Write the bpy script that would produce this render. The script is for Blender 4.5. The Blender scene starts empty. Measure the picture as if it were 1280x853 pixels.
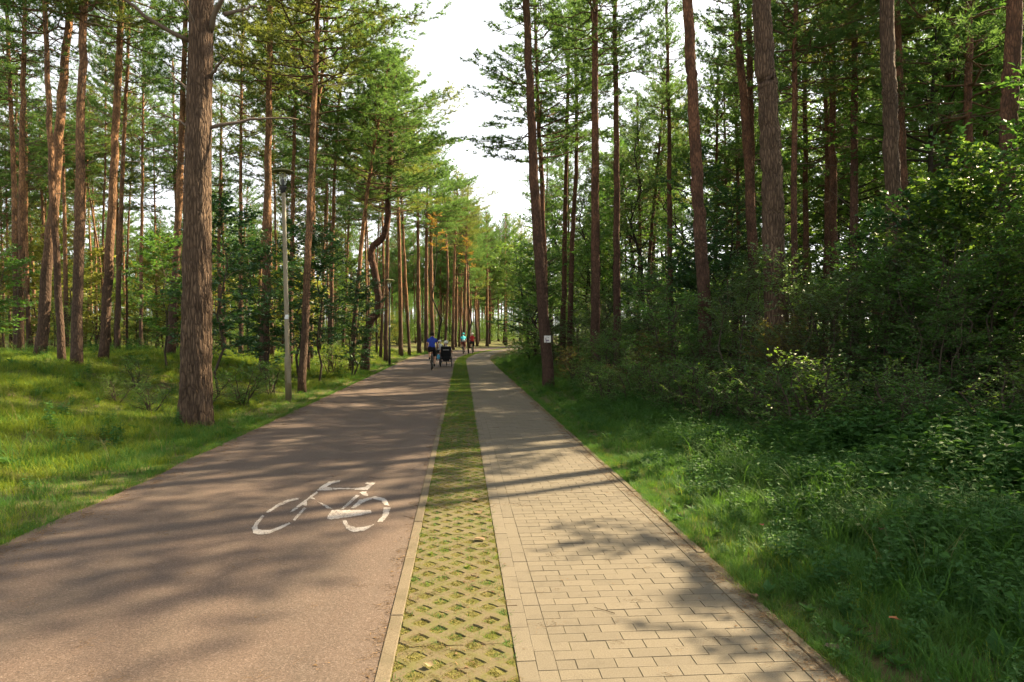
import bpy, bmesh, math, random
import numpy as np
from mathutils import Vector, Matrix, Quaternion

# ------------------------------------------------------------------ camera, sky, sun, exposure
SC = bpy.context.scene
COL = SC.collection
CAM_H = 1.65
FPX = 850.0                       # focal length in pixels of a 1280 wide picture
YAW = math.atan(64 / FPX)         # turned a little to the right of the path's direction
PITCH = math.atan(8.5 / FPX)
cam_d = bpy.data.cameras.new('camera')
cam_d.sensor_width = 36.0
cam_d.lens = FPX / 1280 * 36.0
cam_d.clip_start = 0.05
cam_d.clip_end = 1500
cam = bpy.data.objects.new('camera', cam_d)
cam.location = (0, 0, CAM_H)
cam.rotation_euler = (math.pi / 2 - PITCH, 0, -YAW)
COL.objects.link(cam)
SC.camera = cam

SUN_AZ, SUN_EL = math.radians(26), math.radians(41)     # azimuth from +X towards +Y
sun_dir = Vector((math.cos(SUN_EL) * math.cos(SUN_AZ), math.cos(SUN_EL) * math.sin(SUN_AZ), math.sin(SUN_EL)))
world = bpy.data.worlds.new('World')
SC.world = world
world.use_nodes = True
wn, wl = world.node_tree.nodes, world.node_tree.links
bg = wn['Background']
sky = wn.new('ShaderNodeTexSky')
sky.sky_type = 'NISHITA'
sky.sun_disc = False
sky.sun_elevation = SUN_EL
sky.sun_rotation = math.pi / 2 - SUN_AZ
sky.air_density = 1.0
sky.dust_density = 1.6
sky.ozone_density = 1.0
hs = wn.new('ShaderNodeHueSaturation')                   # thin high cloud takes the blue out of the whole sky
hs.inputs['Saturation'].default_value = 0.12
wl.new(sky.outputs[0], hs.inputs['Color'])
wl.new(hs.outputs[0], bg.inputs[0])
bg.inputs[1].default_value = 0.078

sun_l = bpy.data.lights.new('sun', 'SUN')
sun_l.energy = 5.0
sun_l.angle = math.radians(0.55)
sun_l.color = (1.0, 0.80, 0.52)
sun_o = bpy.data.objects.new('sun', sun_l)
sun_o.rotation_euler = sun_dir.to_track_quat('Z', 'Y').to_euler()
sun_o.location = (30, 20, 40)
COL.objects.link(sun_o)

vs = SC.view_settings
vs.view_transform = 'Standard'
vs.look = 'None'
vs.gamma = 1.0
vs.exposure = 2.25
SC.render.engine = 'CYCLES'
cy = SC.cycles
cy.max_bounces = 8
cy.diffuse_bounces = 6
cy.glossy_bounces = 2
cy.transmission_bounces = 6
cy.transparent_max_bounces = 4
cy.caustics_reflective = False
cy.caustics_refractive = False
cy.sample_clamp_indirect = 6.0
cy.use_adaptive_sampling = True
cy.adaptive_threshold = 0.03
cy.use_denoising = True
try:
    cy.denoiser = 'OPENIMAGEDENOISE'
except Exception:
    pass

# ------------------------------------------------------------------ helpers
rng = np.random.default_rng(11)
_R = Vector((math.cos(YAW), -math.sin(YAW), 0))
_F = Vector((math.sin(YAW) * math.cos(PITCH), math.cos(YAW) * math.cos(PITCH), -math.sin(PITCH)))
_U = _R.cross(_F)

def ray(px, py):
    return _R * ((px - 640) / FPX) + _U * ((426.5 - py) / FPX) + _F

def at(px, py, Y):
    """point seen at a pixel of the photograph, Y metres down the path"""
    d = ray(px, py)
    t = Y / d.y
    return Vector((d.x * t, Y, CAM_H + d.z * t))

def on_ground(px, py, z=0.0):
    d = ray(px, py)
    t = (z - CAM_H) / d.z
    return Vector((d.x * t, d.y * t, z))

def bend(y):
    """the path swings to the right past 40 m"""
    y = np.asarray(y, float)
    k = 0.0035
    a = np.clip(y - 40, 0, 52)
    return k * a * a + np.clip(y - 92, 0, None) * (2 * k * 52)

def sstep(t):
    t = np.clip(t, 0, 1)
    return t * t * (3 - 2 * t)

def vnoise(x, y, seed=0):
    """smooth value noise"""
    x = np.asarray(x, float); y = np.asarray(y, float)
    xi = np.floor(x).astype(np.int64); yi = np.floor(y).astype(np.int64)
    fx = sstep(x - xi); fy = sstep(y - yi)
    def h(a, b):
        n = (a * 374761393 + b * 668265263 + seed * 974711) & 0xffffffff
        n = ((n ^ (n >> 13)) * 1274126177) & 0xffffffff
        return ((n ^ (n >> 16)) & 0xffff) / 65535.0
    return (h(xi, yi) * (1 - fx) + h(xi + 1, yi) * fx) * (1 - fy) + (h(xi, yi + 1) * (1 - fx) + h(xi + 1, yi + 1) * fx) * fy

S_L, S_R = -3.57, 1.845            # outer edges of the paved ground

def terrain(x, y):
    s = np.asarray(x, float) - bend(y)
    y = np.asarray(y, float)
    amp = 1.0 - 0.45 * sstep((y - 22) / 16)
    left = amp * sstep((-s - 4.3) / 6.3)
    left = left + 0.10 * sstep((-s - 4.0) / 1.5) * (vnoise(s * 0.7, y * 0.7, 3) - 0.4)
    right = 0.30 * sstep((s - 3.0) / 5.0) + 0.12 * sstep((s - 2.3) / 1.5) * (vnoise(s * 0.8, y * 0.8, 5) - 0.4)
    h = np.where(s < -4.0, left, np.where(s > 2.2, right, 0.0))
    edge = np.where((s > S_L) & (s < S_R), -0.06, 0.0)
    return h + edge

def gz(x, y):
    return float(terrain(np.array([x]), np.array([y]))[0])

def mesh(name, V, F, mat=None, smooth=True, attr=None):
    me = bpy.data.meshes.new(name)
    V = np.asarray(V, float)
    if isinstance(F, np.ndarray):
        F = F.tolist()
    me.from_pydata(V.tolist(), [], F)
    if mat:
        me.materials.append(mat)
    if smooth:
        me.polygons.foreach_set('use_smooth', np.ones(len(me.polygons), bool))
    for k, a in (attr or {}).items():
        at_ = me.attributes.new(k, 'FLOAT', 'POINT')
        at_.data.foreach_set('value', np.asarray(a, np.float32))
    me.update()
    return me

def obj(name, me, parent=None, loc=None, rot=None, scale=None):
    o = bpy.data.objects.new(name, me)
    COL.objects.link(o)
    if parent is not None:
        o.parent = parent
    if loc is not None:
        o.location = loc
    if rot is not None:
        o.rotation_euler = rot
    if scale is not None:
        o.scale = (scale,) * 3 if isinstance(scale, (int, float)) else scale
    return o

def tag(o, label, cat, group=None):
    o['label'] = label; o['category'] = cat
    if group:
        o['group'] = group
    return o

def thing(name, label, cat, loc=(0, 0, 0), rz=0.0, group=None):
    o = obj(name, None, None, loc, (0, 0, rz))
    o.empty_display_size = 0.2
    return tag(o, label, cat, group)

class MB:
    """collects vertices and faces of one mesh"""
    def __init__(self):
        self.V = []; self.F = []; self.n = 0; self.A = []
    def add(self, V, F, a=0.0):
        V = np.asarray(V, float)
        self.V.append(V)
        n = self.n
        self.F.extend([[i + n for i in f] for f in (F.tolist() if isinstance(F, np.ndarray) else F)])
        self.A.append(np.full(len(V), a) if np.isscalar(a) else np.asarray(a))
        self.n += len(V)
    def box(self, c, d, rz=0.0):
        x, y, z = d[0] / 2, d[1] / 2, d[2] / 2
        V = np.array([[sx * x, sy * y, sz * z] for sz in (-1, 1) for sy in (-1, 1) for sx in (-1, 1)])
        c_, s_ = math.cos(rz), math.sin(rz)
        V = V @ np.array([[c_, s_, 0], [-s_, c_, 0], [0, 0, 1]])
        self.add(V + np.array(c), [[0, 2, 3, 1], [4, 5, 7, 6], [0, 1, 5, 4], [2, 6, 7, 3], [0, 4, 6, 2], [1, 3, 7, 5]])
    def tube(self, P, R, sides=8, cap=True, a=0.0):
        V, F = tube_arrays(P, R, sides, cap)
        self.add(V, F, a)
    def build(self, name, mat, smooth=True, attr=None):
        V = np.concatenate(self.V)
        at_ = {attr: np.concatenate(self.A)} if attr else None
        return mesh(name, V, self.F, mat, smooth, at_)

def tube_arrays(P, R, sides=8, cap=True):
    P = np.asarray(P, float); n = len(P)
    R = np.full(n, R) if np.isscalar(R) else np.asarray(R, float)
    T = np.gradient(P, axis=0)
    T /= np.linalg.norm(T, axis=1)[:, None] + 1e-12
    up = np.array([0, 0, 1.0]) if abs(T[:, 2]).mean() < 0.8 else np.array([1.0, 0, 0])
    A = np.cross(up, T); A /= np.linalg.norm(A, axis=1)[:, None] + 1e-12
    B = np.cross(T, A)
    ang = np.arange(sides) * 2 * math.pi / sides
    V = P[:, None, :] + R[:, None, None] * (A[:, None, :] * np.cos(ang)[None, :, None] + B[:, None, :] * np.sin(ang)[None, :, None])
    V = V.reshape(-1, 3)
    F = []
    for i in range(n - 1):
        for j in range(sides):
            k = (j + 1) % sides
            F.append([i * sides + j, i * sides + k, (i + 1) * sides + k, (i + 1) * sides + j])
    if cap:
        F.append(list(range(sides))[::-1]); F.append([(n - 1) * sides + j for j in range(sides)])
    return V, F

def lathe(prof, sides=20):
    """(radius, z) profile turned about Z"""
    V = []; F = []
    for r, z in prof:
        for j in range(sides):
            a = 2 * math.pi * j / sides
            V.append((r * math.cos(a), r * math.sin(a), z))
    for i in range(len(prof) - 1):
        for j in range(sides):
            k = (j + 1) % sides
            F.append([i * sides + j, i * sides + k, (i + 1) * sides + k, (i + 1) * sides + j])
    F.append(list(range(sides))[::-1]); F.append([(len(prof) - 1) * sides + j for j in range(sides)])
    return V, F

def smooth_path(P, n):
    """Catmull-Rom through the points, n samples"""
    P = np.asarray(P, float)
    if len(P) == 2:
        t = np.linspace(0, 1, n)[:, None]
        return P[0] * (1 - t) + P[1] * t
    Q = np.vstack([2 * P[0] - P[1], P, 2 * P[-1] - P[-2]])
    out = []
    for u in np.linspace(0, len(P) - 1 - 1e-9, n):
        i = int(u); t = u - i
        p0, p1, p2, p3 = Q[i], Q[i + 1], Q[i + 2], Q[i + 3]
        out.append(0.5 * ((2 * p1) + (-p0 + p2) * t + (2 * p0 - 5 * p1 + 4 * p2 - p3) * t * t + (-p0 + 3 * p1 - 3 * p2 + p3) * t ** 3))
    return np.array(out)

# ------------------------------------------------------------------ materials
class Mat:
    def __init__(self, name):
        self.m = bpy.data.materials.new(name)
        self.m.use_nodes = True
        self.n = self.m.node_tree.nodes; self.l = self.m.node_tree.links
        self.p = self.n['Principled BSDF']
        self.out = self.n['Material Output']
    def node(self, t, **kw):
        nd = self.n.new(t)
        for k, v in kw.items():
            if k in ('operation', 'blend_type', 'data_type', 'feature', 'attribute_name', 'noise_dimensions', 'distance', 'interpolation_type'):
                setattr(nd, k, v)
            else:
                nd.inputs[k.replace('_', ' ')].default_value = v
        return nd
    def link(self, a, b):
        self.l.new(a, b)
    def coords(self, kind='Object', scale=None):
        tc = self.n.new('ShaderNodeTexCoord')
        o = tc.outputs[kind]
        if scale:
            mp = self.n.new('ShaderNodeMapping')
            mp.inputs['Scale'].default_value = scale
            self.link(o, mp.inputs['Vector'])
            o = mp.outputs[0]
        return o
    def pos(self, scale=None):
        g = self.n.new('ShaderNodeNewGeometry')
        o = g.outputs['Position']
        if scale:
            mp = self.n.new('ShaderNodeMapping')
            mp.inputs['Scale'].default_value = scale
            self.link(o, mp.inputs['Vector'])
            o = mp.outputs[0]
        return o
    def noise(self, vec, scale, detail=3.0, rough=0.55, out='Fac'):
        nd = self.n.new('ShaderNodeTexNoise')
        nd.inputs['Scale'].default_value = scale
        nd.inputs['Detail'].default_value = detail
        nd.inputs['Roughness'].default_value = rough
        if vec is not None:
            self.link(vec, nd.inputs['Vector'])
        return nd.outputs[out]
    def ramp(self, fac, stops):
        r = self.n.new('ShaderNodeValToRGB')
        els = r.color_ramp.elements
        while len(els) < len(stops):
            els.new(0.5)
        for e, (p, c) in zip(els, stops):
            e.position = p
            e.color = (*c, 1) if len(c) == 3 else c
        self.link(fac, r.inputs[0])
        return r.outputs[0]
    def mix(self, fac, a, b, mode='MIX'):
        m = self.n.new('ShaderNodeMix')
        m.data_type = 'RGBA'; m.blend_type = mode
        for sock, v in ((m.inputs[0], fac), (m.inputs[6], a), (m.inputs[7], b)):
            if hasattr(v, 'is_linked') or hasattr(v, 'links'):
                self.link(v, sock)
            elif isinstance(v, (int, float)):
                sock.default_value = v
            else:
                sock.default_value = (*v, 1)
        return m.outputs[2]
    def math(self, op, a, b=0.0, c=0.0):
        m = self.n.new('ShaderNodeMath'); m.operation = op
        for sock, v in zip(m.inputs, (a, b, c)):
            if hasattr(v, 'links'):
                self.link(v, sock)
            else:
                sock.default_value = v
        return m.outputs[0]
    def attr(self, name, out='Fac'):
        a = self.n.new('ShaderNodeAttribute'); a.attribute_name = name
        return a.outputs[out]
    def rand(self):
        return self.n.new('ShaderNodeObjectInfo').outputs['Random']
    def island(self):
        return self.n.new('ShaderNodeNewGeometry').outputs['Random Per Island']
    def bump(self, h, strength=0.5, dist=0.02):
        b = self.n.new('ShaderNodeBump')
        b.inputs['Strength'].default_value = strength
        b.inputs['Distance'].default_value = dist
        self.link(h, b.inputs['Height'])
        self.link(b.outputs[0], self.p.inputs['Normal'])
    def base(self, c, rough=0.8, spec=0.3, metal=0.0):
        if hasattr(c, 'links'):
            self.link(c, self.p.inputs['Base Color'])
        else:
            self.p.inputs['Base Color'].default_value = (*c, 1)
        self.p.inputs['Roughness'].default_value = rough
        self.p.inputs['Specular IOR Level'].default_value = spec
        self.p.inputs['Metallic'].default_value = metal
        return self.m

def plain(name, c, rough=0.6, spec=0.4, metal=0.0, var=0.12):
    m = Mat(name)
    n = m.noise(m.coords('Object'), 18, 3)
    col = m.mix(n, tuple(x * (1 - var) for x in c), tuple(min(1, x * (1 + var)) for x in c))
    return m.base(col, rough, spec, metal)

def leafy(name, dark, light, trans=0.35, rough=0.5, spec=0.3, tint=None, obj_var=0.25, patch=None):
    """leaf material: colour by the leaf's own shade, some light passing through"""
    m = Mat(name)
    v = m.attr('shade')
    r = m.rand()
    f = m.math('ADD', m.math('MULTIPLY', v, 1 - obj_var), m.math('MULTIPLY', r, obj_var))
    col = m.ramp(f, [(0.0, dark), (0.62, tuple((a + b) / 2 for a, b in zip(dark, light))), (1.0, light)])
    if patch:
        pn = m.ramp(m.noise(m.pos(), 0.8, 4, 0.6), [(0.50, (0.0,) * 3), (0.66, (0.45,) * 3)])
        col = m.mix(pn, col, patch)
    m.base(col, rough, spec)
    t = m.n.new('ShaderNodeBsdfTranslucent')
    tc = m.mix(0.6, col, tint or (light[0] * 1.5, light[1] * 1.5, light[2] * 0.7))
    m.link(tc, t.inputs['Color'])
    mx = m.n.new('ShaderNodeMixShader')
    mx.inputs[0].default_value = trans
    m.link(m.p.outputs[0], mx.inputs[1]); m.link(t.outputs[0], mx.inputs[2])
    m.link(mx.outputs[0], m.out.inputs['Surface'])
    return m.m

def make_bark(name, low, high, h0, h1, scale=(22, 22, 6.5), bump=0.9, dist=0.02):
    m = Mat(name)
    co = m.coords('Object', scale)
    vor = m.node('ShaderNodeTexVoronoi', feature='DISTANCE_TO_EDGE', Scale=1.0)
    wob = m.noise(m.coords('Object', (5, 5, 2.2)), 1.5, 4, out='Color')
    m.link(m.mix(0.9, co, wob, 'ADD'), vor.inputs['Vector'])
    crack = m.math('MINIMUM', m.math('MULTIPLY', vor.outputs['Distance'], 4.5), 1.0)
    n1 = m.noise(m.coords('Object', (1, 1, 0.35)), 30, 5, 0.65)
    n2 = m.noise(m.coords('Object'), 1.3, 3)
    n4 = m.noise(m.coords('Object', (1, 1, 0.5)), 5.0, 4, 0.6)
    sep = m.n.new('ShaderNodeSeparateXYZ'); m.link(m.coords('Object'), sep.inputs[0])
    hz = m.math('ADD', sep.outputs['Z'], m.math('MULTIPLY', m.math('SUBTRACT', n2, 0.5), 3.0))
    f = m.n.new('ShaderNodeMapRange'); f.interpolation_type = 'SMOOTHSTEP'
    m.link(hz, f.inputs[0]); f.inputs[1].default_value = h0; f.inputs[2].default_value = h1
    lowc = m.mix(n1, tuple(c * 0.55 for c in low), tuple(c * 1.45 for c in low))
    highc = m.mix(n1, tuple(c * 0.65 for c in high), tuple(c * 1.35 for c in high))
    col = m.mix(f.outputs[0], lowc, highc)
    col = m.mix(m.ramp(n4, [(0.42, (0.0,) * 3), (0.62, (0.7,) * 3)]), col, tuple(c * 0.45 for c in low))
    col = m.mix(m.math('MULTIPLY', m.rand(), 0.45), col, (low[0] * 0.8, low[1] * 0.85, low[2] * 0.95))
    col = m.mix(m.math('MULTIPLY', m.math('SUBTRACT', 1.0, crack), 0.6), col, (0.03, 0.02, 0.015))
    h = m.math('ADD', m.math('MULTIPLY', crack, 0.7), m.math('MULTIPLY', n1, 0.5))
    m.bump(h, bump, dist)
    return m.base(col, 0.9, 0.15)

M = {}
M['bark'] = make_bark('pine bark', (0.110, 0.070, 0.046), (0.42, 0.22, 0.105), 1.8, 6.0)
M['bark_red'] = make_bark('red brown pine bark', (0.095, 0.055, 0.037), (0.22, 0.105, 0.058), 2.5, 8.0)
M['bark_big'] = make_bark('old pine bark', (0.15, 0.099, 0.063), (0.155, 0.095, 0.06), 4.0, 10.0, (24, 24, 4.5), 1.0, 0.03)
M['bark_dark'] = make_bark('dark broadleaf bark', (0.05, 0.042, 0.032), (0.05, 0.042, 0.032), 50, 60, (16, 16, 5))
M['twig'] = plain('dead twig', (0.13, 0.10, 0.075), 0.9, 0.1)
M['limb'] = plain('pine limb', (0.11, 0.07, 0.042), 0.9, 0.1, var=0.3)
M['wood'] = plain('shrub wood', (0.06, 0.048, 0.035), 0.9, 0.1)
M['needle'] = leafy('pine needles', (0.040, 0.094, 0.032), (0.120, 0.212, 0.066), 0.48, 0.6, 0.15)
M['needle_y'] = leafy('yellowish pine needles', (0.060, 0.095, 0.026), (0.19, 0.225, 0.06), 0.48, 0.6, 0.2)
M['leaf'] = leafy('shrub leaves', (0.026, 0.078, 0.020), (0.095, 0.20, 0.040), 0.45, 0.45, 0.34)
M['leaf_dark'] = leafy('dark oak leaves', (0.014, 0.046, 0.018), (0.042, 0.110, 0.034), 0.30, 0.42, 0.4)
M['leaf_light'] = leafy('light leaves', (0.04, 0.092, 0.018), (0.13, 0.215, 0.040), 0.48, 0.42, 0.4)
M['leaf_grey'] = leafy('grey green leaves', (0.040, 0.086, 0.034), (0.12, 0.19, 0.07), 0.42, 0.42, 0.4)
M['leaf_rust'] = leafy('browned leaves', (0.045, 0.052, 0.014), (0.15, 0.13, 0.035), 0.4, 0.6, 0.2)
M['grass'] = leafy('grass blades', (0.072, 0.120, 0.016), (0.21, 0.27, 0.036), 0.42, 0.6, 0.12, obj_var=0.45, patch=(0.15, 0.135, 0.03))
M['grass_cool'] = leafy('cool green grass blades', (0.028, 0.088, 0.018), (0.088, 0.188, 0.034), 0.40, 0.6, 0.12, obj_var=0.45, patch=(0.085, 0.12, 0.03))
M['weed'] = leafy('weed leaves', (0.022, 0.074, 0.018), (0.072, 0.160, 0.034), 0.36, 0.6, 0.15, obj_var=0.45)
M['leaf_gold'] = leafy('golden green leaves', (0.08, 0.10, 0.02), (0.24, 0.25, 0.055), 0.48, 0.5, 0.3)
M['leaf_orange'] = leafy('orange leaves', (0.12, 0.085, 0.02), (0.28, 0.17, 0.045), 0.45, 0.5, 0.2)
M['straw'] = leafy('dry grass stalks', (0.16, 0.13, 0.06), (0.34, 0.28, 0.14), 0.3, 0.6, 0.2)
M['moss'] = leafy('moss and seedlings', (0.10, 0.095, 0.022), (0.25, 0.215, 0.06), 0.3, 0.7, 0.2, obj_var=0.6)
M['fern'] = leafy('fern fronds', (0.035, 0.085, 0.03), (0.09, 0.17, 0.06), 0.35, 0.6, 0.15)
# ------------------------------------------------------------------ ground, paths
def ground_material():
    m = Mat('forest floor')
    n1 = m.noise(m.pos(), 0.55, 4)
    n2 = m.noise(m.pos(), 9, 5, 0.65)
    n3 = m.noise(m.pos(), 70, 3)
    soil = m.ramp(n2, [(0.25, (0.045, 0.036, 0.020)), (0.5, (0.085, 0.062, 0.032)), (0.8, (0.15, 0.11, 0.055))])
    moss = m.ramp(n3, [(0.3, (0.030, 0.050, 0.014)), (0.7, (0.095, 0.115, 0.032))])
    col = m.mix(m.ramp(n1, [(0.35, (0.15,) * 3), (0.6, (0.85,) * 3)]), soil, moss)
    sand = m.ramp(m.noise(m.pos(), 120, 2), [(0.3, (0.16, 0.11, 0.06)), (0.7, (0.30, 0.22, 0.13))])
    sf = m.math('MULTIPLY', m.attr('sand'), m.ramp(m.noise(m.pos(), 6, 3), [(0.35, (0.2,) * 3), (0.6, (1.0,) * 3)]))
    col = m.mix(sf, col, sand)
    m.bump(m.math('ADD', n2, m.math('MULTIPLY', n3, 0.4)), 0.6, 0.03)
    return m.base(col, 0.95, 0.1)

def build_ground():
    ss = np.concatenate([-np.geomspace(300, 24, 16), np.arange(-22, -5, 0.8), np.arange(-5, -3.3, 0.12), np.arange(-3.2, 1.6, 0.8),
                         np.arange(1.6, 3.4, 0.12), np.arange(3.5, 22, 0.8), np.geomspace(24, 300, 16)])
    ss = np.unique(np.round(ss, 3))
    ys = np.concatenate([np.linspace(-30, -2, 8), np.arange(-1, 45, 0.6), np.geomspace(46, 600, 40)])
    S, Y = np.meshgrid(ss, ys)
    X = S + bend(Y)
    Z = terrain(X, Y)
    Z = np.where((S > S_L + 0.02) & (S < S_R - 0.02), -0.08, Z)
    Z = np.where((S <= S_L + 0.02) & (S > -3.9), -0.02 - 0.0 * S, Z)
    Z = np.where((S >= S_R - 0.02) & (S < 2.1), -0.03, Z)
    V = np.stack([X, Y, Z], -1).reshape(-1, 3)
    ny, nx = S.shape
    idx = np.arange(ny * nx).reshape(ny, nx)
    F = np.stack([idx[:-1, :-1], idx[:-1, 1:], idx[1:, 1:], idx[1:, :-1]], -1).reshape(-1, 4)
    sand = np.clip(1 - np.where(S < 0, (S_L - S) / 0.28, (S - S_R) / 0.17), 0, 1).reshape(-1)
    o = obj('forest_floor', mesh('forest_floor', V, F, ground_material(), True, {'sand': sand}))
    o['kind'] = 'structure'
    return o

def ribbon(name, s0, s1, mat, z=0.0, y0=-6.0, y1=420, ns=2, wob=0.0, kind='structure', parent=None):
    """a strip of paved ground that follows the path's bend"""
    ys = np.concatenate([np.arange(y0, 46, 0.5 if wob else 2.0), np.geomspace(47, y1, 60)]) if y0 < 40 else np.geomspace(y0, y1, 60)
    V = []; F = []
    fr = np.linspace(0, 1, ns)
    for y in ys:
        b = float(bend(y))
        w0 = wob * (float(vnoise(y * 1.3, 0.5, 8)) - 0.5) * 2 + wob * (float(vnoise(y * 5.1, 3.5, 9)) - 0.5)
        for f in fr:
            s = s0 + (s1 - s0) * f
            if f == 0:
                s += w0
            V.append((s + b, y, z))
    for i in range(len(ys) - 1):
        for j in range(ns - 1):
            a = i * ns + j
            F.append([a, a + 1, a + ns + 1, a + ns])
    o = obj(name, mesh(name, V, F, mat, False), parent)
    if kind:
        o['kind'] = kind
    return o

def asphalt_material():
    m = Mat('reddish asphalt')
    sp = m.noise(m.pos(), 62, 2, 0.75)
    sp2 = m.noise(m.pos(), 130, 2, 0.6)
    big = m.noise(m.pos(), 0.7, 4)
    col = m.ramp(sp, [(0.30, (0.022, 0.016, 0.011)), (0.47, (0.059, 0.041, 0.028)), (0.58, (0.089, 0.060, 0.043)), (0.70, (0.192, 0.141, 0.107))])
    col = m.mix(0.5, col, m.ramp(sp2, [(0.38, (0.031, 0.021, 0.015)), (0.66, (0.141, 0.098, 0.075))]))
    col = m.mix(m.math('MULTIPLY', big, 0.35), col, (0.075, 0.049, 0.034))
    blot = m.ramp(m.noise(m.pos((1.0, 0.45, 1)), 1.7, 5, 0.65), [(0.42, (0.0,) * 3), (0.7, (0.65,) * 3)])
    col = m.mix(blot, col, (0.049, 0.040, 0.030))
    band = m.ramp(m.noise(m.pos((1.6, 0.06, 1)), 1.2, 3, 0.5), [(0.5, (0.0,) * 3), (0.68, (0.18,) * 3)])
    col = m.mix(band, col, (0.130, 0.099, 0.071))
    chip = m.node('ShaderNodeTexVoronoi', feature='F1', Scale=130.0)
    m.link(m.pos(), chip.inputs['Vector'])
    sepc = m.n.new('ShaderNodeSeparateColor'); m.link(chip.outputs['Color'], sepc.inputs[0])
    stone = m.ramp(sepc.outputs[0], [(0.0, (0.027, 0.020, 0.015)), (0.35, (0.073, 0.050, 0.041)), (0.8, (0.116, 0.085, 0.068)), (1.0, (0.261, 0.205, 0.171))])
    col = m.mix(0.26, col, stone)
    crk = m.node('ShaderNodeTexVoronoi', feature='DISTANCE_TO_EDGE', Scale=0.55)
    m.link(m.mix(0.25, m.pos(), m.noise(m.pos(), 2.2, 4, out='Color'), 'ADD'), crk.inputs['Vector'])
    cm = m.ramp(crk.outputs['Distance'], [(0.0, (0.0,) * 3), (0.006, (1.0,) * 3)])
    keep = m.ramp(m.noise(m.pos(), 0.35, 2), [(0.55, (0.0,) * 3), (0.66, (0.4,) * 3)])
    col = m.mix(m.math('MULTIPLY', keep, m.math('SUBTRACT', 1.0, cm)), col, (0.025, 0.020, 0.015))
    m.bump(m.math('ADD', sp, m.math('MULTIPLY', sp2, 0.5)), 0.55, 0.006)
    return m.base(col, 0.85, 0.3)

def paver_material(name, island=False, texture=False):
    m = Mat(name)
    g = m.noise(m.pos(), 140, 3, 0.65)
    big = m.noise(m.pos(), 0.9, 4)
    mid = m.noise(m.pos(), 7, 4)
    col = m.ramp(g, [(0.3, (0.080, 0.068, 0.047)), (0.5, (0.121, 0.102, 0.074)), (0.72, (0.161, 0.140, 0.103))])
    r = m.island() if island else m.rand()
    if not texture:
        col = m.mix(m.math('MULTIPLY', r, 0.42), col, (0.071, 0.061, 0.045))
    col = m.mix(m.math('MULTIPLY', big, 0.35), col, (0.097, 0.084, 0.054))
    stain = m.ramp(mid, [(0.55, (0.0,) * 3), (0.75, (0.4,) * 3)])
    col = m.mix(stain, col, (0.056, 0.047, 0.032))
    if texture:
        mp = m.pos()
        b = m.n.new('ShaderNodeTexBrick')
        b.inputs['Scale'].default_value = 1.0
        b.inputs['Brick Width'].default_value = 0.2
        b.inputs['Row Height'].default_value = 0.1
        b.inputs['Mortar Size'].default_value = 0.004
        b.inputs['Color1'].default_value = (1, 1, 1, 1); b.inputs['Color2'].default_value = (0.8, 0.8, 0.8, 1)
        b.inputs['Mortar'].default_value = (0.4, 0.4, 0.36, 1)
        m.link(mp, b.inputs['Vector'])
        col = m.mix(1.0, col, b.outputs[0], 'MULTIPLY')
    m.bump(g, 0.35, 0.004)
    return m.base(col, 0.88, 0.25)

def brick_mesh(name, lx, ly, mat, ch=0.0014, h=0.05):
    x, y = lx / 2, ly / 2
    V = []
    for z, q in ((-h, 0), (-ch, 0), (0, ch)):
        V += [(-x + q, -y + q, z), (x - q, -y + q, z), (x - q, y - q, z), (-x + q, y - q, z)]
    F = [[8, 9, 10, 11]]
    for b in (0, 4):
        for j in range(4):
            k = (j + 1) % 4
            F.append([b + j, b + k, b + 4 + k, b + 4 + j])
    return mesh(name, V, F, mat, False)

GS_PERIOD = 0.2
def grid_stone_mesh(mat):
    """concrete lawn paver 0.6 x 0.4 m, a net of diamond openings"""
    mb = MB()
    a = 0.1
    outer = [(a, 0), (a / 2, a / 2), (0, a), (-a / 2, a / 2), (-a, 0), (-a / 2, -a / 2), (0, -a), (a / 2, -a / 2)]
    k1, k2 = 0.60, 0.50
    def ring(k, kd):
        return [(p[0] * (k if i % 2 == 0 else kd), p[1] * (k if i % 2 == 0 else kd)) for i, p in enumerate(outer)]
    top = ring(0.60, 0.66); mid = ring(0.54, 0.60); bot = ring(0.48, 0.52)
    def cell(cx, cy, keep):
        for k in keep:
            q = (k + 1) % 8
            V = [(cx + r[i][0], cy + r[i][1], z) for r, z in ((outer, 0.0), (top, -0.001), (mid, -0.008), (bot, -0.05)) for i in (k, q)]
            mb.add(V, [[0, 1, 3, 2], [2, 3, 5, 4], [4, 5, 7, 6]])
    for cx in (-0.2, 0, 0.2):
        for cy in (0.1, 0.3):
            cell(cx, cy, range(8))
    for cx in (-0.3, -0.1, 0.1, 0.3):
        for cy in (0.0, 0.2, 0.4):
            keep = set(range(8))
            if cx < -0.25: keep &= {0, 1, 6, 7}
            if cx > 0.25: keep &= {2, 3, 4, 5}
            if cy < 0.1: keep &= {0, 1, 2, 3}
            if cy > 0.3: keep &= {4, 5, 6, 7}
            cell(cx, cy, sorted(keep))
    V = np.concatenate(mb.V); V[:, 0] *= 0.994; V[:, 1] = (V[:, 1] - 0.2) * 0.99 + 0.2
    return mesh('grid_stone', V, mb.F, mat, False)

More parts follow.
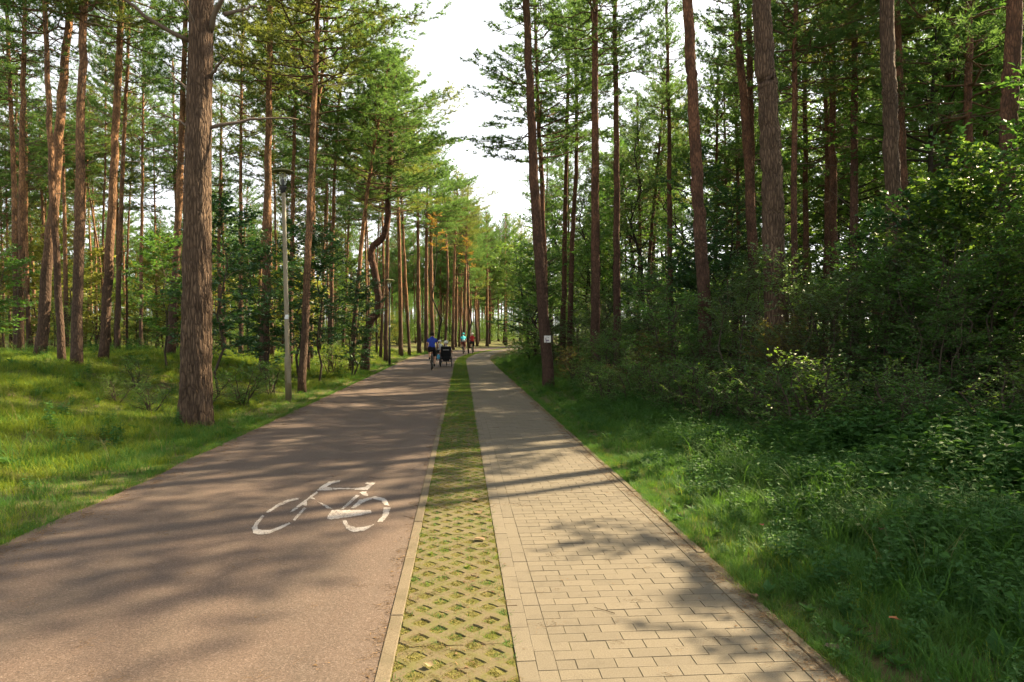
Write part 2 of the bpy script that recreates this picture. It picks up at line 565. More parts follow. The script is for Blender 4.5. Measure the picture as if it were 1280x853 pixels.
def build_paths():
    # asphalt cycle path
    cyc = ribbon('cycle_path', S_L, -0.415, asphalt_material(), 0.0, wob=0.05)
    # white bicycle symbol, traced stroke by stroke on the ground
    Z = lambda pts: [on_ground(300 + x / 6.4, 590 + y / 6.4, 0.004) for x, y in pts]
    strokes = [
        [(205, 322), (290, 265), (370, 225), (465, 208), (468, 222), (400, 238), (320, 270), (225, 328)],
        [(180, 345), (125, 400), (97, 450), (105, 490), (150, 503), (230, 495), (320, 460), (405, 415), (395, 405), (330, 430), (250, 462), (180, 468), (140, 455), (140, 430), (175, 375), (195, 352)],
        [(615, 155), (500, 240), (400, 318), (425, 318), (498, 262), (530, 272), (540, 242), (532, 232), (560, 212), (610, 222), (580, 200), (622, 168)],
        [(510, 285), (530, 290), (440, 390), (420, 385)],
        [(613, 148), (655, 110), (720, 75), (800, 68), (800, 82), (735, 95), (690, 120), (740, 128), (738, 148)],
        [(742, 129), (912, 130), (912, 138), (742, 141)],
        [(915, 130), (1000, 122), (1030, 100), (1000, 95), (1010, 84), (1085, 86), (1020, 145), (918, 143)],
        [(955, 165), (1010, 152), (1026, 195), (990, 190)],
        [(930, 185), (955, 190), (830, 298), (805, 297)],
        [(612, 233), (705, 272), (740, 297), (700, 294)],
        [(735, 305), (1045, 305), (1052, 330), (900, 357), (720, 382), (692, 370)],
        [(890, 290), (955, 222), (1080, 194), (1165, 213), (1197, 272), (1160, 267), (1128, 232), (1060, 215), (985, 245), (915, 292)],
        [(1150, 285), (1205, 285), (1190, 340), (1140, 400), (1095, 400), (1140, 350)],
        [(820, 390), (850, 385), (865, 420), (920, 445), (1000, 440), (1080, 415), (1040, 445), (990, 470), (910, 482), (850, 455)],
    ]
    m = Mat('worn white road paint')
    n = m.noise(m.pos(), 60, 4, 0.7)
    n2 = m.noise(m.pos(), 5, 3)
    n3 = m.noise(m.pos(), 140, 3, 0.7)
    wear = m.ramp(m.math('ADD', m.math('ADD', m.math('MULTIPLY', n, 0.45), m.math('MULTIPLY', n2, 0.3)), m.math('MULTIPLY', n3, 0.25)), [(0.42, (0.085, 0.066, 0.055)), (0.47, (0.24, 0.215, 0.19)), (0.58, (0.36, 0.335, 0.31))])
    m.bump(n, 0.3, 0.004)
    pm = m.base(wear, 0.75, 0.3)
    V = []; F = []
    def ragged(pts):
        out = []
        for (x0, y0), (x1, y1) in zip(pts, pts[1:] + pts[:1]):
            n_ = max(1, int(math.hypot((x1 - x0) * 0.5, y1 - y0) / 7))
            for q in range(n_):
                f = q / n_
                out.append((x0 + (x1 - x0) * f + rng.normal(0, 2.2), y0 + (y1 - y0) * f + rng.normal(0, 1.2)))
        return out
    for st in strokes:
        st = ragged(st)
        i0 = len(V)
        V += [tuple(p) for p in Z(st)]
        F.append(list(range(i0, len(V))))
    bm = bmesh.new()
    vs_ = [bm.verts.new(v) for v in V]
    for f in F:
        bm.faces.new([vs_[i] for i in f])
    bmesh.ops.recalc_face_normals(bm, faces=bm.faces)
    for f in bm.faces:
        if f.normal.z < 0:
            f.normal_flip()
    bmesh.ops.triangulate(bm, faces=bm.faces)
    me = bpy.data.meshes.new('bicycle_marking'); bm.to_mesh(me); bm.free(); me.materials.append(pm)
    o = obj('bicycle_marking', me, cyc)
    o['label'] = 'worn white painted bicycle symbol on the asphalt'

    # planted strip of concrete lawn pavers, with a flat kerb along the asphalt
    soil = Mat('soil and moss between lawn pavers')
    a = soil.noise(soil.pos(), 45, 4, 0.7)
    b = soil.noise(soil.pos(), 3, 3)
    col = soil.ramp(a, [(0.3, (0.065, 0.052, 0.017)), (0.55, (0.122, 0.104, 0.032)), (0.8, (0.180, 0.144, 0.058))])
    col = soil.mix(soil.math('MULTIPLY', b, 0.8), col, (0.058, 0.072, 0.016))
    soil.bump(a, 0.8, 0.02)
    strip = ribbon('planted_strip', -0.415, 0.275, soil.base(col, 0.95, 0.1), -0.006, wob=0)
    conc = Mat('mossy concrete')
    g = conc.noise(conc.pos(), 130, 3, 0.65)
    mo = conc.noise(conc.pos(), 11, 5, 0.7)
    c = conc.ramp(g, [(0.3, (0.069, 0.054, 0.029)), (0.6, (0.107, 0.086, 0.048)), (0.8, (0.146, 0.119, 0.072))])
    c = conc.mix(conc.math('MULTIPLY', conc.rand(), 0.3), c, (0.104, 0.091, 0.050))
    c = conc.mix(conc.ramp(mo, [(0.43, (0.05,) * 3), (0.60, (0.85,) * 3)]), c, (0.081, 0.079, 0.024))
    conc.bump(g, 0.4, 0.004)
    cm = conc.base(c, 0.9, 0.2)
    gs = grid_stone_mesh(cm)
    for i in range(96):
        obj('grid_stone', gs, strip, (-0.03 + float(bend(2.0 + 0.4 * i)), 2.0 + 0.4 * i, rng.normal(0, 0.0015)), (rng.normal(0, 0.003), rng.normal(0, 0.003), rng.normal(0, 0.004)))
    km = Mat('kerb concrete'); kn = km.noise(km.pos(), 110, 3, 0.65); kn2 = km.noise(km.pos(), 5, 4)
    kcol = km.ramp(kn, [(0.3, (0.076, 0.060, 0.039)), (0.7, (0.148, 0.121, 0.081))])
    kcol = km.mix(km.ramp(kn2, [(0.45, (0.0,) * 3), (0.7, (0.6,) * 3)]), kcol, (0.065, 0.056, 0.032)); km.bump(kn, 0.4, 0.004)
    kc = km.base(kcol, 0.9, 0.2)
    kb = brick_mesh('kerb_stone', 0.075, 0.994, kc, 0.005, 0.08)
    for i in range(44):
        obj('kerb_stone', kb, strip, (-0.3745 + float(bend(2.5 + i)), 2.5 + i, 0.006 + rng.normal(0, 0.002)), (0, 0, rng.normal(0, 0.002)))

    # brick footpath
    bed = Mat('sand and dirt in the joints')
    jn = bed.noise(bed.pos(), 60, 3)
    bmoss = bed.ramp(bed.noise(bed.pos(), 2.5, 4), [(0.45, (0.0,) * 3), (0.6, (0.8,) * 3)])
    bed.base(bed.mix(bmoss, bed.ramp(jn, [(0.3, (0.095, 0.078, 0.048)), (0.7, (0.17, 0.138, 0.086))]), (0.07, 0.075, 0.022)), 0.95, 0.1)
    foot = ribbon('footpath', 0.277, S_R, bed.m, -0.0040)
    far = ribbon('paving_far', 0.277, S_R, paver_material('far paving', texture=True), -0.0005, y0=27.9, y1=420, kind='stuff', parent=foot)
    far.name = 'far_paving'
    pm1 = paver_material('concrete pavers')
    pm2 = paver_material('concrete pavers farther off', island=True)
    field = brick_mesh('paver', 0.1972, 0.0972, pm1)
    half = brick_mesh('paver', 0.0972, 0.0972, pm1)
    long_ = brick_mesh('paver', 0.0972, 0.1972, pm1)
    spots = []
    nrow = 252
    for r in range(nrow):
        y = 2.85 + 0.1 * r
        if r % 2 == 0:
            spots += [(0.475 + 0.2 * k + 0.1, y, field) for k in range(6)]
        else:
            spots += [(0.475 + 0.05, y, half), (1.675 - 0.05, y, half)] + [(0.475 + 0.2 * k + 0.2, y, field) for k in range(5)]
        if r % 2 == 0:
            spots += [(0.327, y + 0.05, long_), (1.728, y + 0.05, long_)]
        else:
            spots += [(0.425, y + 0.05, long_)]
    mb = MB()
    cache = {}
    for q, (x, y, me) in enumerate(spots):
        dz = rng.normal(0, 0.0007)
        x += rng.normal(0, 0.0005)
        if q < 300:
            obj('paver', me, foot, (x, y, dz), (rng.normal(0, 0.005), rng.normal(0, 0.003), rng.normal(0, 0.004)))
        else:
            if me.name not in cache:
                cache[me.name] = (np.array([v.co[:] for v in me.vertices]), [list(p.vertices) for p in me.polygons])
            V, F = cache[me.name]
            t = rng.normal(0, 0.005)
            mb.add(V @ np.array([[1, 0, t], [0, 1, rng.normal(0, 0.006)], [-t, 0, 1]]) + np.array((x, y, dz)), F)
    o = obj('pavers_beyond', mb.build('pavers_beyond', pm2, False), foot)
    o['kind'] = 'stuff'
    kr = brick_mesh('kerb_stone', 0.058, 0.994, kc, 0.005, 0.08)
    for i in range(44):
        obj('kerb_stone', kr, foot, (1.811 + float(bend(2.5 + i)), 2.5 + i, 0.002 + rng.normal(0, 0.003)), (0, rng.normal(0, 0.02), rng.normal(0, 0.003)))

build_ground()
build_paths()
# ------------------------------------------------------------------ vegetation
def leaf_arrays(P, D, N, L, W, shade):
    """folded four-cornered leaves: base P, direction D, upward side N"""
    S = np.cross(D, N); S /= np.linalg.norm(S, axis=1)[:, None] + 1e-9
    L = L[:, None]; W = W[:, None]
    tip = P + D * L - N * L * 0.10
    mid = P + D * L * 0.48
    a = mid + S * W + N * W * 0.30
    b = mid - S * W + N * W * 0.30
    V = np.stack([P, a, tip, b], 1).reshape(-1, 3)
    k = np.arange(len(P))[:, None] * 4
    F = np.concatenate([k + np.array([[0, 1, 2]]), k + np.array([[0, 2, 3]])], 0)
    return V, F, np.repeat(shade, 4)

def unit(v):
    v = np.asarray(v, float)
    return v / (np.linalg.norm(v, axis=-1, keepdims=True) + 1e-9)

def pine_crown(seed, L=7.0, R=2.2, whorl=0.42, per=(3, 5), dens=1.0, flat=False):
    """limbs and needle tufts of a Scots pine crown, base at the origin, L metres long"""
    r = np.random.default_rng(seed)
    wood = MB()
    TP = []; TD = []; TS = []
    z = 0.0
    skew = r.uniform(0, 6.28)
    while z < L:
        t = z / L
        prof = (0.30 + 0.70 * math.sin(min(1, (t + 0.10) / 0.55) * math.pi / 2)) * (1 - max(0, t - 0.45) / 0.62) ** 0.8
        n = r.integers(per[0], per[1] + 1)
        if t < 0.25 and r.random() < 0.35:
            n = max(1, n - 2)
        a0 = r.uniform(0, 6.28)
        for k in range(n):
            az = a0 + k * 6.28 / n + r.normal(0, 0.35)
            ln = R * prof * r.uniform(0.55, 1.15) * (1 + 0.25 * math.cos(az - skew))
            if ln < 0.25:
                continue
            el = math.radians(-8 + 62 * t + r.normal(0, 10))
            d = np.array([math.cos(az) * math.cos(el), math.sin(az) * math.cos(el), math.sin(el)])
            side = np.array([-math.sin(az), math.cos(az), 0])
            m = 6
            u = np.linspace(0, 1, m)[:, None]
            curve = r.uniform(0.05, 0.28)
            P = np.array([0, 0, z]) + d * ln * u + np.array([0, 0, 1]) * ln * curve * u ** 2 + side * ln * r.normal(0, 0.10) * u ** 2
            P[1:-1] += r.normal(0, 0.03 * ln, (m - 2, 3))
            wood.tube(P, np.linspace(0.026 * (1 - 0.5 * t) + 0.005, 0.004, m), 4, False)
            nt = max(3, int(ln / 0.145 * dens))
            for q in range(nt):
                f = 0.30 + 0.70 * (q + r.random()) / nt
                i = min(m - 2, int(f * (m - 1))); g = f * (m - 1) - i
                p = P[i] * (1 - g) + P[i + 1] * g
                sgn = 1 if q % 2 else -1
                td = unit(d * r.uniform(0.4, 1.0) + side * sgn * r.uniform(0.3, 1.0) + np.array([0, 0, r.uniform(0.05, 0.7)]))
                tl = ln * r.uniform(0.14, 0.30) * (1.2 - 0.5 * f) + 0.08
                e = p + td * tl + np.array([0, 0, 0.08 * tl])
                wood.tube([p, e], [0.005, 0.002], 3, False)
                sh = r.uniform(0.1, 0.9)
                ntf = max(2, int(tl / 0.085))
                for w in range(ntf):
                    h = 0.35 + 0.65 * (w + 1) / ntf
                    TP.append(p * (1 - h) + e * h + r.normal(0, 0.03, 3)); TD.append(unit(td + r.normal(0, 0.35, 3) + [0, 0, 0.25])); TS.append(sh + r.normal(0, 0.12))
            TP.append(P[-1]); TD.append(unit(P[-1] - P[-2] + [0, 0, 0.1])); TS.append(r.uniform(0.2, 0.9))
        z += whorl * r.uniform(0.7, 1.3)
    for q in range(10):
        TP.append(np.array([0, 0, L]) + r.normal(0, 0.12, 3)); TD.append(unit(r.normal(0, 0.5, 3) + [0, 0, 1])); TS.append(0.6)
    TP = np.array(TP); TD = np.array(TD); TS = np.clip(np.array(TS), 0, 1)
    nb = 11
    P = np.repeat(TP, nb, 0)
    D = unit(np.repeat(TD, nb, 0) * 0.75 + r.normal(0, 0.62, (len(P), 3)))
    Ln = r.uniform(0.10, 0.19, len(P))[:, None]
    side = unit(np.cross(D, r.normal(0, 1, D.shape)))
    w = r.uniform(0.007, 0.0135, len(P))[:, None]
    V = np.stack([P - side * w, P + side * w, P + D * Ln], 1).reshape(-1, 3)
    F = np.arange(len(V)).reshape(-1, 3)
    sh = np.repeat(np.clip(np.repeat(TS, nb) + r.normal(0, 0.1, len(P)), 0, 1), 3)
    return wood, (V, F, sh)

def dead_branches(seed, L=6.0, n=16):
    """bare thin side branches below the crown"""
    r = np.random.default_rng(seed)
    mb = MB()
    for k in range(n):
        z = L * (r.random() ** 0.7)
        az = r.uniform(0, 6.28); el = math.radians(r.normal(8, 16)); ln = r.uniform(0.25, 1.9) * (0.5 + 0.5 * z / L)
        d = np.array([math.cos(az) * math.cos(el), math.sin(az) * math.cos(el), math.sin(el)])
        u = np.linspace(0, 1, 5)[:, None]
        P = np.array([0, 0, z]) + d * ln * u + np.array([0, 0, 1]) * ln * r.uniform(-0.15, 0.22) * u ** 2
        P[1:] += np.cumsum(r.normal(0, 0.018 * ln, (4, 3)), 0)
        r0 = 0.006 + 0.006 * ln
        mb.tube(P, np.linspace(r0, 0.004, 5), 4, False)
        for q in range(int(ln * 3)):
            i = r.integers(1, 4)
            td = unit(d + r.normal(0, 0.7, 3))
            mb.tube([P[i], P[i] + td * r.uniform(0.12, 0.45)], [0.005, 0.002], 3, False)
    return mb

CROWNS = []
for k, (L, R, wh, per, dens) in enumerate([(7, 2.3, 0.38, (3, 5), 1.0), (7, 2.0, 0.40, (3, 5), 1.0), (7, 2.7, 0.44, (3, 5), 0.95), (7, 1.8, 0.36, (3, 4), 1.1), (7, 2.5, 0.36, (3, 5), 0.9), (7, 2.2, 0.46, (3, 5), 1.1)]):
    wd, (V, F, sh) = pine_crown(100 + k, L, R, wh, per, dens)
    fm = mesh('pine_foliage', V, F, M['needle_y' if k == 4 else 'needle'], False, {'shade': sh})
    CROWNS.append((wd.build('pine_limbs', M['limb']), fm))
DEADS = [dead_branches(200 + k, 6.0, n).build('dead_branches', M['twig']) for k, n in enumerate((20, 30, 44, 26))]

def trunk_path(pts, Y, H, x_top=None):
    """world points of a trunk from pixel points (bottom to top), carried on to height H"""
    P = [at(px, py, Y) for px, py in pts]
    b = P[0]
    gx = b.x
    base = Vector((gx, Y, gz(gx, Y) - 0.12))
    W = [base] + [p for p in P[1:] if p.z > base.z + 0.5]
    d = (W[-1] - W[-2]).normalized()
    if W[-1].z < H:
        dd = Vector((d.x * 0.6, 0, max(0.6, d.z))).normalized()
        W.append(W[-1] + dd * ((H - W[-1].z) / dd.z))
    return W

def trunk_mesh(W, dia, sides=12, flare=0.22, seed=0, rough=0.02, step=0.5, mat=None, origin=None, taper=0.62):
    r = np.random.default_rng(seed)
    P = np.array([p[:] for p in W])
    ln = np.linalg.norm(np.diff(P, axis=0), axis=1).sum()
    n = max(8, int(ln / step))
    Q = smooth_path(P, n)
    zz = (Q[:, 2] - Q[0, 2]); Ht = zz[-1]
    R = dia / 2 * (1 - taper * zz / Ht) * (1 + flare * np.exp(-zz / 0.35))
    R = np.maximum(R, 0.018)
    if origin is None:
        origin = Q[0]
    Q2 = Q + r.normal(0, 0.012, Q.shape) * np.array([1, 1, 0])
    V, F = tube_arrays(Q2 - origin, R, sides, True)
    ang = np.tile(np.arange(sides), n); ring = np.repeat(np.arange(n), sides)
    c = np.repeat(Q2 - origin, sides, 0)
    k = 1 + rough * 3 * (vnoise(ang * 0.9, ring * step * 1.2, seed) - 0.5) * 2
    V = c + (V - c) * k[:, None]
    return mesh('pine_trunk', V, F, mat or M['bark']), Q

PINES = []
MARKS = []          # (px in the photograph, short name) of the pines that stand out
FILL = []           # (object, px, noun phrase) of look-alikes, told apart by their place at the end
def pine(label, pts, Y, dia, H=14.0, crown=None, clen=0.5, bark='bark', dead=None, group=None, sides=12, step=0.5, seed=None, cscale=1.0, name='pine_tree'):
    k = len(PINES)
    seed = 1000 + k if seed is None else seed
    r = np.random.default_rng(seed)
    W = trunk_path(pts, Y, H) if not isinstance(pts[0], Vector) else pts
    base = Vector(W[0])
    t = thing(name, label, 'pine tree', base, 0, group)
    me, Q = trunk_mesh(W, dia, sides, seed=seed, mat=M[bark], step=step)
    obj('trunk', me, t)
    Q = Q - np.array(base[:])
    zc = Q[-1, 2]
    L = zc * clen
    ci = int(r.integers(len(CROWNS))) if crown is None else crown
    def fix(o, z0, L0, sc, widen=1.0):
        i = int(np.argmin(abs(Q[:, 2] - z0)))
        d = Vector(Q[-1] - Q[i]).normalized() if i < len(Q) - 1 else Vector((0, 0, 1))
        o.location = Vector(Q[i])
        o.rotation_mode = 'QUATERNION'
        o.rotation_quaternion = Vector((0, 0, 1)).rotation_difference(d) @ Quaternion((0, 0, 1), rz)
        o.scale = (sc * widen, sc * widen, sc)
    rz = r.uniform(0, 6.28)
    sc = L / 7.0
    widen = cscale * r.uniform(0.85, 1.1) * max(1.0, 0.95 / sc)
    lm, fm = CROWNS[ci]
    o = obj('limbs', lm, t); o['kind'] = 'stuff'; fix(o, zc - L, L, sc, widen)
    o = obj('crown', fm, t); fix(o, zc - L, L, sc, widen)
    di = int(r.integers(len(DEADS))) if dead is None else dead
    if di >= 0:
        o = obj('dead_branches', DEADS[di], t); o['kind'] = 'stuff'
        z0 = max(1.8, zc - L - 4.5)
        i = int(np.argmin(abs(Q[:, 2] - z0))); j = int(np.argmin(abs(Q[:, 2] - (zc - L + 1.5))))
        d = Vector(Q[j] - Q[i]).normalized() if j > i else Vector((0, 0, 1))
        o.location = Vector(Q[i]); o.rotation_mode = 'QUATERNION'
        o.rotation_quaternion = Vector((0, 0, 1)).rotation_difference(d) @ Quaternion((0, 0, 1), r.uniform(0, 6.28))
        o.scale = (0.9, 0.9, 1.0)
    PINES.append((base.x, base.y))
    return t

def broadleaf(seed, H, R, stems=3, br=14, tw=6, lv=9, leaf=0.07, bare=0.2, spread=0.5, up=0.35, drop=0.0, trunk_r=0.03, leafw=0.30, top=0.8):
    """wood and leaves of a shrub or broadleaf tree: stems, branches, twigs with leaf sprays"""
    r = np.random.default_rng(seed)
    wood = MB()
    LP = []; LD = []; LN = []; LS = []
    for s in range(stems):
        az = r.uniform(0, 6.28); lean = spread * R * r.uniform(0.3, 1.0) if stems > 1 else R * 0.12
        h = H * r.uniform(0.72, 1.0) if s else H
        u = np.linspace(0, 1, 8)[:, None]
        C = np.array([0.10 * math.cos(az) * (stems > 1), 0.10 * math.sin(az) * (stems > 1), -0.1]) + np.array([math.cos(az) * lean, math.sin(az) * lean, 0]) * u ** 1.4 + np.array([0, 0, h + 0.1]) * u
        C[1:-1] += r.normal(0, 0.02 * H, (6, 3)) * np.array([1, 1, 0.2])
        wood.tube(C, np.linspace(trunk_r, 0.006, 8), 6, False)
        for b in range(br):
            f = bare + (1 - bare) * (b + r.random()) / br
            i = min(6, int(f * 7)); g = f * 7 - i
            p = C[i] * (1 - g) + C[i + 1] * g
            t = (f - bare) / (1 - bare)
            bl = R * (0.35 + 0.65 * math.sin(math.pi * min(1, 0.25 + 0.75 * t) ** top)) * r.uniform(0.5, 1.1)
            ba = r.uniform(0, 6.28); el = up * r.uniform(0.2, 1.6) + 0.5 * t
            d = np.array([math.cos(ba) * math.cos(el), math.sin(ba) * math.cos(el), math.sin(el)])
            side = np.array([-math.sin(ba), math.cos(ba), 0])
            m = 5
            uu = np.linspace(0, 1, m)[:, None]
            P = p + d * bl * uu - np.array([0, 0, 1]) * bl * (0.10 + drop) * uu ** 2
            P[1:] += np.cumsum(r.normal(0, 0.03 * bl, (m - 1, 3)), 0)
            wood.tube(P, np.linspace(max(0.006, trunk_r * 0.35 * (1 - 0.6 * t)), 0.003, m), 4, False)
            sh0 = r.uniform(0.1, 0.9)
            for q in range(tw):
                ff = 0.22 + 0.78 * (q + r.random()) / tw
                i2 = min(m - 2, int(ff * (m - 1))); g2 = ff * (m - 1) - i2
                p2 = P[i2] * (1 - g2) + P[i2 + 1] * g2
                sg = 1 if q % 2 else -1
                td = unit(d * r.uniform(0.35, 1) + side * sg * r.uniform(0.3, 1.0) + np.array([0, 0, r.normal(0.05, 0.25)]))
                tl = (0.35 + 0.25 * r.random()) * (R ** 0.5) * (1.15 - 0.5 * ff)
                e = p2 + td * tl - np.array([0, 0, 0.12 * tl])
                wood.tube([p2, (p2 + e) / 2 + np.array([0, 0, 0.03 * tl]), e], [0.004, 0.003, 0.0015], 3, False)
                tside = unit(np.cross(td, [0, 0, 1.0]))
                nl = max(3, int(lv * r.uniform(0.7, 1.3)))
                x = (np.arange(nl) + 0.6) / nl
                sgn = np.where(np.arange(nl) % 2, 1, -1)[:, None]
                pp = p2 + (e - p2) * x[:, None] + r.normal(0, 0.012, (nl, 3))
                dd = unit(td * 0.7 + tside * sgn * 0.8 + r.normal(0, 0.28, (nl, 3)))
                nn = unit(np.array([0, 0, 1.0]) + r.normal(0, 0.38, (nl, 3)))
                LP.append(pp); LD.append(dd); LN.append(nn); LS.append(np.clip(sh0 + r.normal(0, 0.16, nl), 0, 1))
    LP = np.concatenate(LP); LD = np.concatenate(LD); LN = np.concatenate(LN); LS = np.concatenate(LS)
    L = leaf * r.uniform(0.65, 1.25, len(LP))
    V, F, sh = leaf_arrays(LP, LD, LN, L, L * leafw, LS)
    return wood, (V, F, sh), len(LP)

BL = {}
def bl_kind(key, mats, **kw):
    wd, (V, F, sh), n = broadleaf(**kw)
    wm = wd.build(key + '_wood', M['bark_dark'] if kw.get('trunk_r', 0.03) > 0.05 else M['wood'])
    base = mesh(key + '_leaves', V, F, M[mats[0]], False, {'shade': sh})
    leaves = [base]
    for mm in mats[1:]:
        c = base.copy(); c.materials.clear(); c.materials.append(M[mm]); leaves.append(c)
    BL[key] = (wm, leaves)

bl_kind('shrub_a', ['leaf', 'leaf_grey', 'leaf_light', 'leaf_rust', 'leaf_gold'], seed=1, H=2.9, R=1.25, stems=4, br=13, tw=6, lv=11, leaf=0.075, bare=0.08)
bl_kind('shrub_b', ['leaf', 'leaf_grey', 'leaf_light', 'leaf_rust', 'leaf_gold'], seed=2, H=3.4, R=1.35, stems=3, br=17, tw=6, lv=12, leaf=0.070, bare=0.06, up=0.2, drop=0.12)
bl_kind('shrub_c', ['leaf', 'leaf_grey', 'leaf_light', 'leaf_rust', 'leaf_gold'], seed=3, H=2.1, R=1.15, stems=5, br=9, tw=6, lv=11, leaf=0.065, bare=0.05, spread=0.8)
bl_kind('shrub_low', ['leaf', 'leaf_light', 'leaf_rust', 'leaf_grey'], seed=4, H=1.1, R=0.8, stems=5, br=7, tw=5, lv=9, leaf=0.06, bare=0.05, spread=0.9)
bl_kind('sapling', ['leaf_dark', 'leaf', 'leaf_light'], seed=5, H=5.0, R=1.5, stems=1, br=34, tw=8, lv=14, leaf=0.115, bare=0.22, up=0.3, trunk_r=0.045, leafw=0.36, top=1.5)
bl_kind('sapling_b', ['leaf_dark', 'leaf', 'leaf_light', 'leaf', 'leaf_gold'], seed=6, H=4.2, R=1.6, stems=2, br=20, tw=8, lv=13, leaf=0.115, bare=0.18, up=0.28, trunk_r=0.04, leafw=0.36, top=1.5)
bl_kind('tree_a', ['leaf', 'leaf_light', 'leaf_dark'], seed=7, H=9.0, R=2.7, stems=1, br=46, tw=10, lv=14, leaf=0.12, bare=0.24, up=0.3, trunk_r=0.14, leafw=0.34)
bl_kind('tree_b', ['leaf', 'leaf_light', 'leaf_dark'], seed=8, H=7.0, R=2.4, stems=3, br=24, tw=9, lv=13, leaf=0.11, bare=0.10, up=0.3, trunk_r=0.08, leafw=0.34)
bl_kind('tree_c', ['leaf_grey', 'leaf', 'leaf_light'], seed=9, H=10.0, R=1.9, stems=1, br=48, tw=8, lv=13, leaf=0.09, bare=0.15, up=0.5, trunk_r=0.10)

bl_kind('autumn', ['leaf_orange'], seed=12, H=9.5, R=0.9, stems=1, br=9, tw=6, lv=11, leaf=0.12, bare=0.72, up=0.4, trunk_r=0.07)

def plant(name, label, cat, kind, x, y, scale=1.0, rz=None, mat=0, group=None, sz=None, dz=0.0):
    wm, lv = BL[kind]
    t = thing(name, label, cat, (x, y, gz(x, y) + dz), rng.uniform(0, 6.28) if rz is None else rz, group)
    a, b = ('trunk', 'crown') if cat.endswith('tree') else ('stems', 'leaves')
    s3 = (scale, scale, sz or scale)
    obj(a, wm, t, scale=s3)
    obj(b, lv[mat % len(lv)], t, scale=s3)
    return t

# ---- the pines one can pick out, left of the path
PL = 'pines left of the cycle path'
PR = 'pines right of the footpath'
pine('slender orange pine trunk nearest the left edge of the picture', [(20, 440), (18, 250), (12, 100), (8, 0)], 24, 0.2, 16, group=PL, clen=0.42)
pine('straight pale orange pine just right of the leftmost trunk', [(25, 440), (27, 250), (29, 100), (31, 0)], 22, 0.208, 16, group=PL, clen=0.42)
pine('thin dark wavy pine crossing in front of a leaning pale trunk', [(78, 455), (72, 340), (64, 200), (60, 110), (56, 0)], 17.5, 0.176, 13.5, group=PL, clen=0.42)
pine('thick leaning pine, dark at foot and pale orange above, left bank', [(50, 442), (60, 330), (70, 230), (76, 130), (88, 0)], 19, 0.288, 16, group=PL, clen=0.42)
pine('dark straight pine on the left bank crest, foot widened in grass', [(95, 458), (99, 300), (101, 150), (105, 0)], 17, 0.248, 15.5, group=PL, clen=0.42)
pine('dark pine leaning slightly right on the bank, beside a slim orange trunk', [(129, 445), (138, 300), (145, 150), (152, 0)], 19, 0.248, 15.5, group=PL, clen=0.42)
pine('slim bright orange pine just right of the leaning dark bank pine', [(146, 438), (150, 300), (156, 150), (160, 60)], 26, 0.192, 16, group=PL, clen=0.42)
pine('very thin straight pine midway between the bank pines and the big pine', [(176, 436), (177, 300), (179, 100)], 33, 0.176, 16, group=PL, clen=0.42)
pine('tall pine half hidden behind the left flank of the big near pine', [(213, 432), (222, 300), (228, 150), (233, 0)], 24, 0.28, 16, group=PL, clen=0.42)
pine('thin orange pine just right of the big near pine', [(301, 440), (301, 250), (303, 50)], 30, 0.2, 16, group=PL, clen=0.42)
pine('dark straight pine behind the left side of the near lamp post', [(330, 470), (333, 300), (336, 150), (338, 0)], 24, 0.32, 17, group=PL, clen=0.42)
pine('slim pine directly behind the head of the near lamp post', [(362, 445), (366, 250), (370, 60)], 28, 0.216, 16, group=PL, clen=0.42)
pine('dark footed pine at the grass edge just right of the near lamp post', [(378, 482), (384, 340), (390, 200), (398, 0)], 19.5, 0.224, 15, group=PL, clen=0.42, cscale=1.6)
pine('leaning orange pine crossing behind the trunk right of the lamp post', [(383, 445), (388, 300), (397, 150), (412, 0)], 27, 0.216, 16, group=PL, clen=0.42, cscale=1.6)
pine('slim pine between the lamp post pines and the crooked tree', [(413, 440), (416, 300), (422, 150), (430, 50)], 31, 0.208, 15.5, group=PL, clen=0.42, cscale=1.6)
pine('slender pine leaning right, passing just left of the crooked trunk', [(438, 447), (448, 350), (458, 250), (470, 170), (480, 120)], 29, 0.224, 13.5, group=PL, clen=0.5, crown=0, cscale=1.4)
pine('crooked pine with an S-shaped dark trunk beside the cycle path', [(455, 444), (461, 408), (473, 385), (470, 350), (465, 325), (466, 309), (478, 298), (484, 280), (485, 245), (488, 190)], 31, 0.399, 14, bark='bark_red', group=PL, clen=0.45, crown=2, cscale=1.4, step=0.2, sides=14)
pine('straight pine just right of the crooked trunk', [(482, 440), (484, 330), (487, 200), (489, 140)], 40, 0.264, 17, group=PL, clen=0.5, crown=4, cscale=1.4)
pine('pine with a clear reddish stem nearest the blue-shirted cyclist, to his left', [(501, 437), (500, 330), (497, 230)], 50, 0.33, 17.8, group=PL, clen=0.42, crown=0, cscale=1.4)
pine('thin leaning pine between two stouter stems left of the blue-shirted cyclist', [(512, 435), (506, 330), (502, 250)], 53, 0.251, 17.3, group=PL, clen=0.42, cscale=1.4)
pine('pine stem rising straight above the blue-shirted cyclist', [(524, 434), (523, 330), (522, 250)], 57, 0.357, 18.5, group=PL, clen=0.42, crown=2, cscale=1.4)
pine('dark pine stem above the black three-wheeler, left one of a close pair', [(533, 433), (533, 330), (534, 240)], 60, 0.403, 18.5, group=PL, clen=0.42, cscale=1.4)
pine('dark pine stem above the black three-wheeler, right one of a close pair', [(541, 433), (539, 330), (538, 240)], 63, 0.42, 18.5, group=PL, clen=0.42, crown=1, cscale=1.4)
pine('slim pine just left of the rider in turquoise', [(566, 433), (568, 330), (571, 260)], 73, 0.36, 18.5, group=PL, clen=0.42, crown=4, cscale=1.4)
pine('dark leaning pine behind the three-wheeler, left of the far riders', [(556, 434), (560, 350), (557, 280)], 69, 0.3, 18.5, group=PL, clen=0.42)
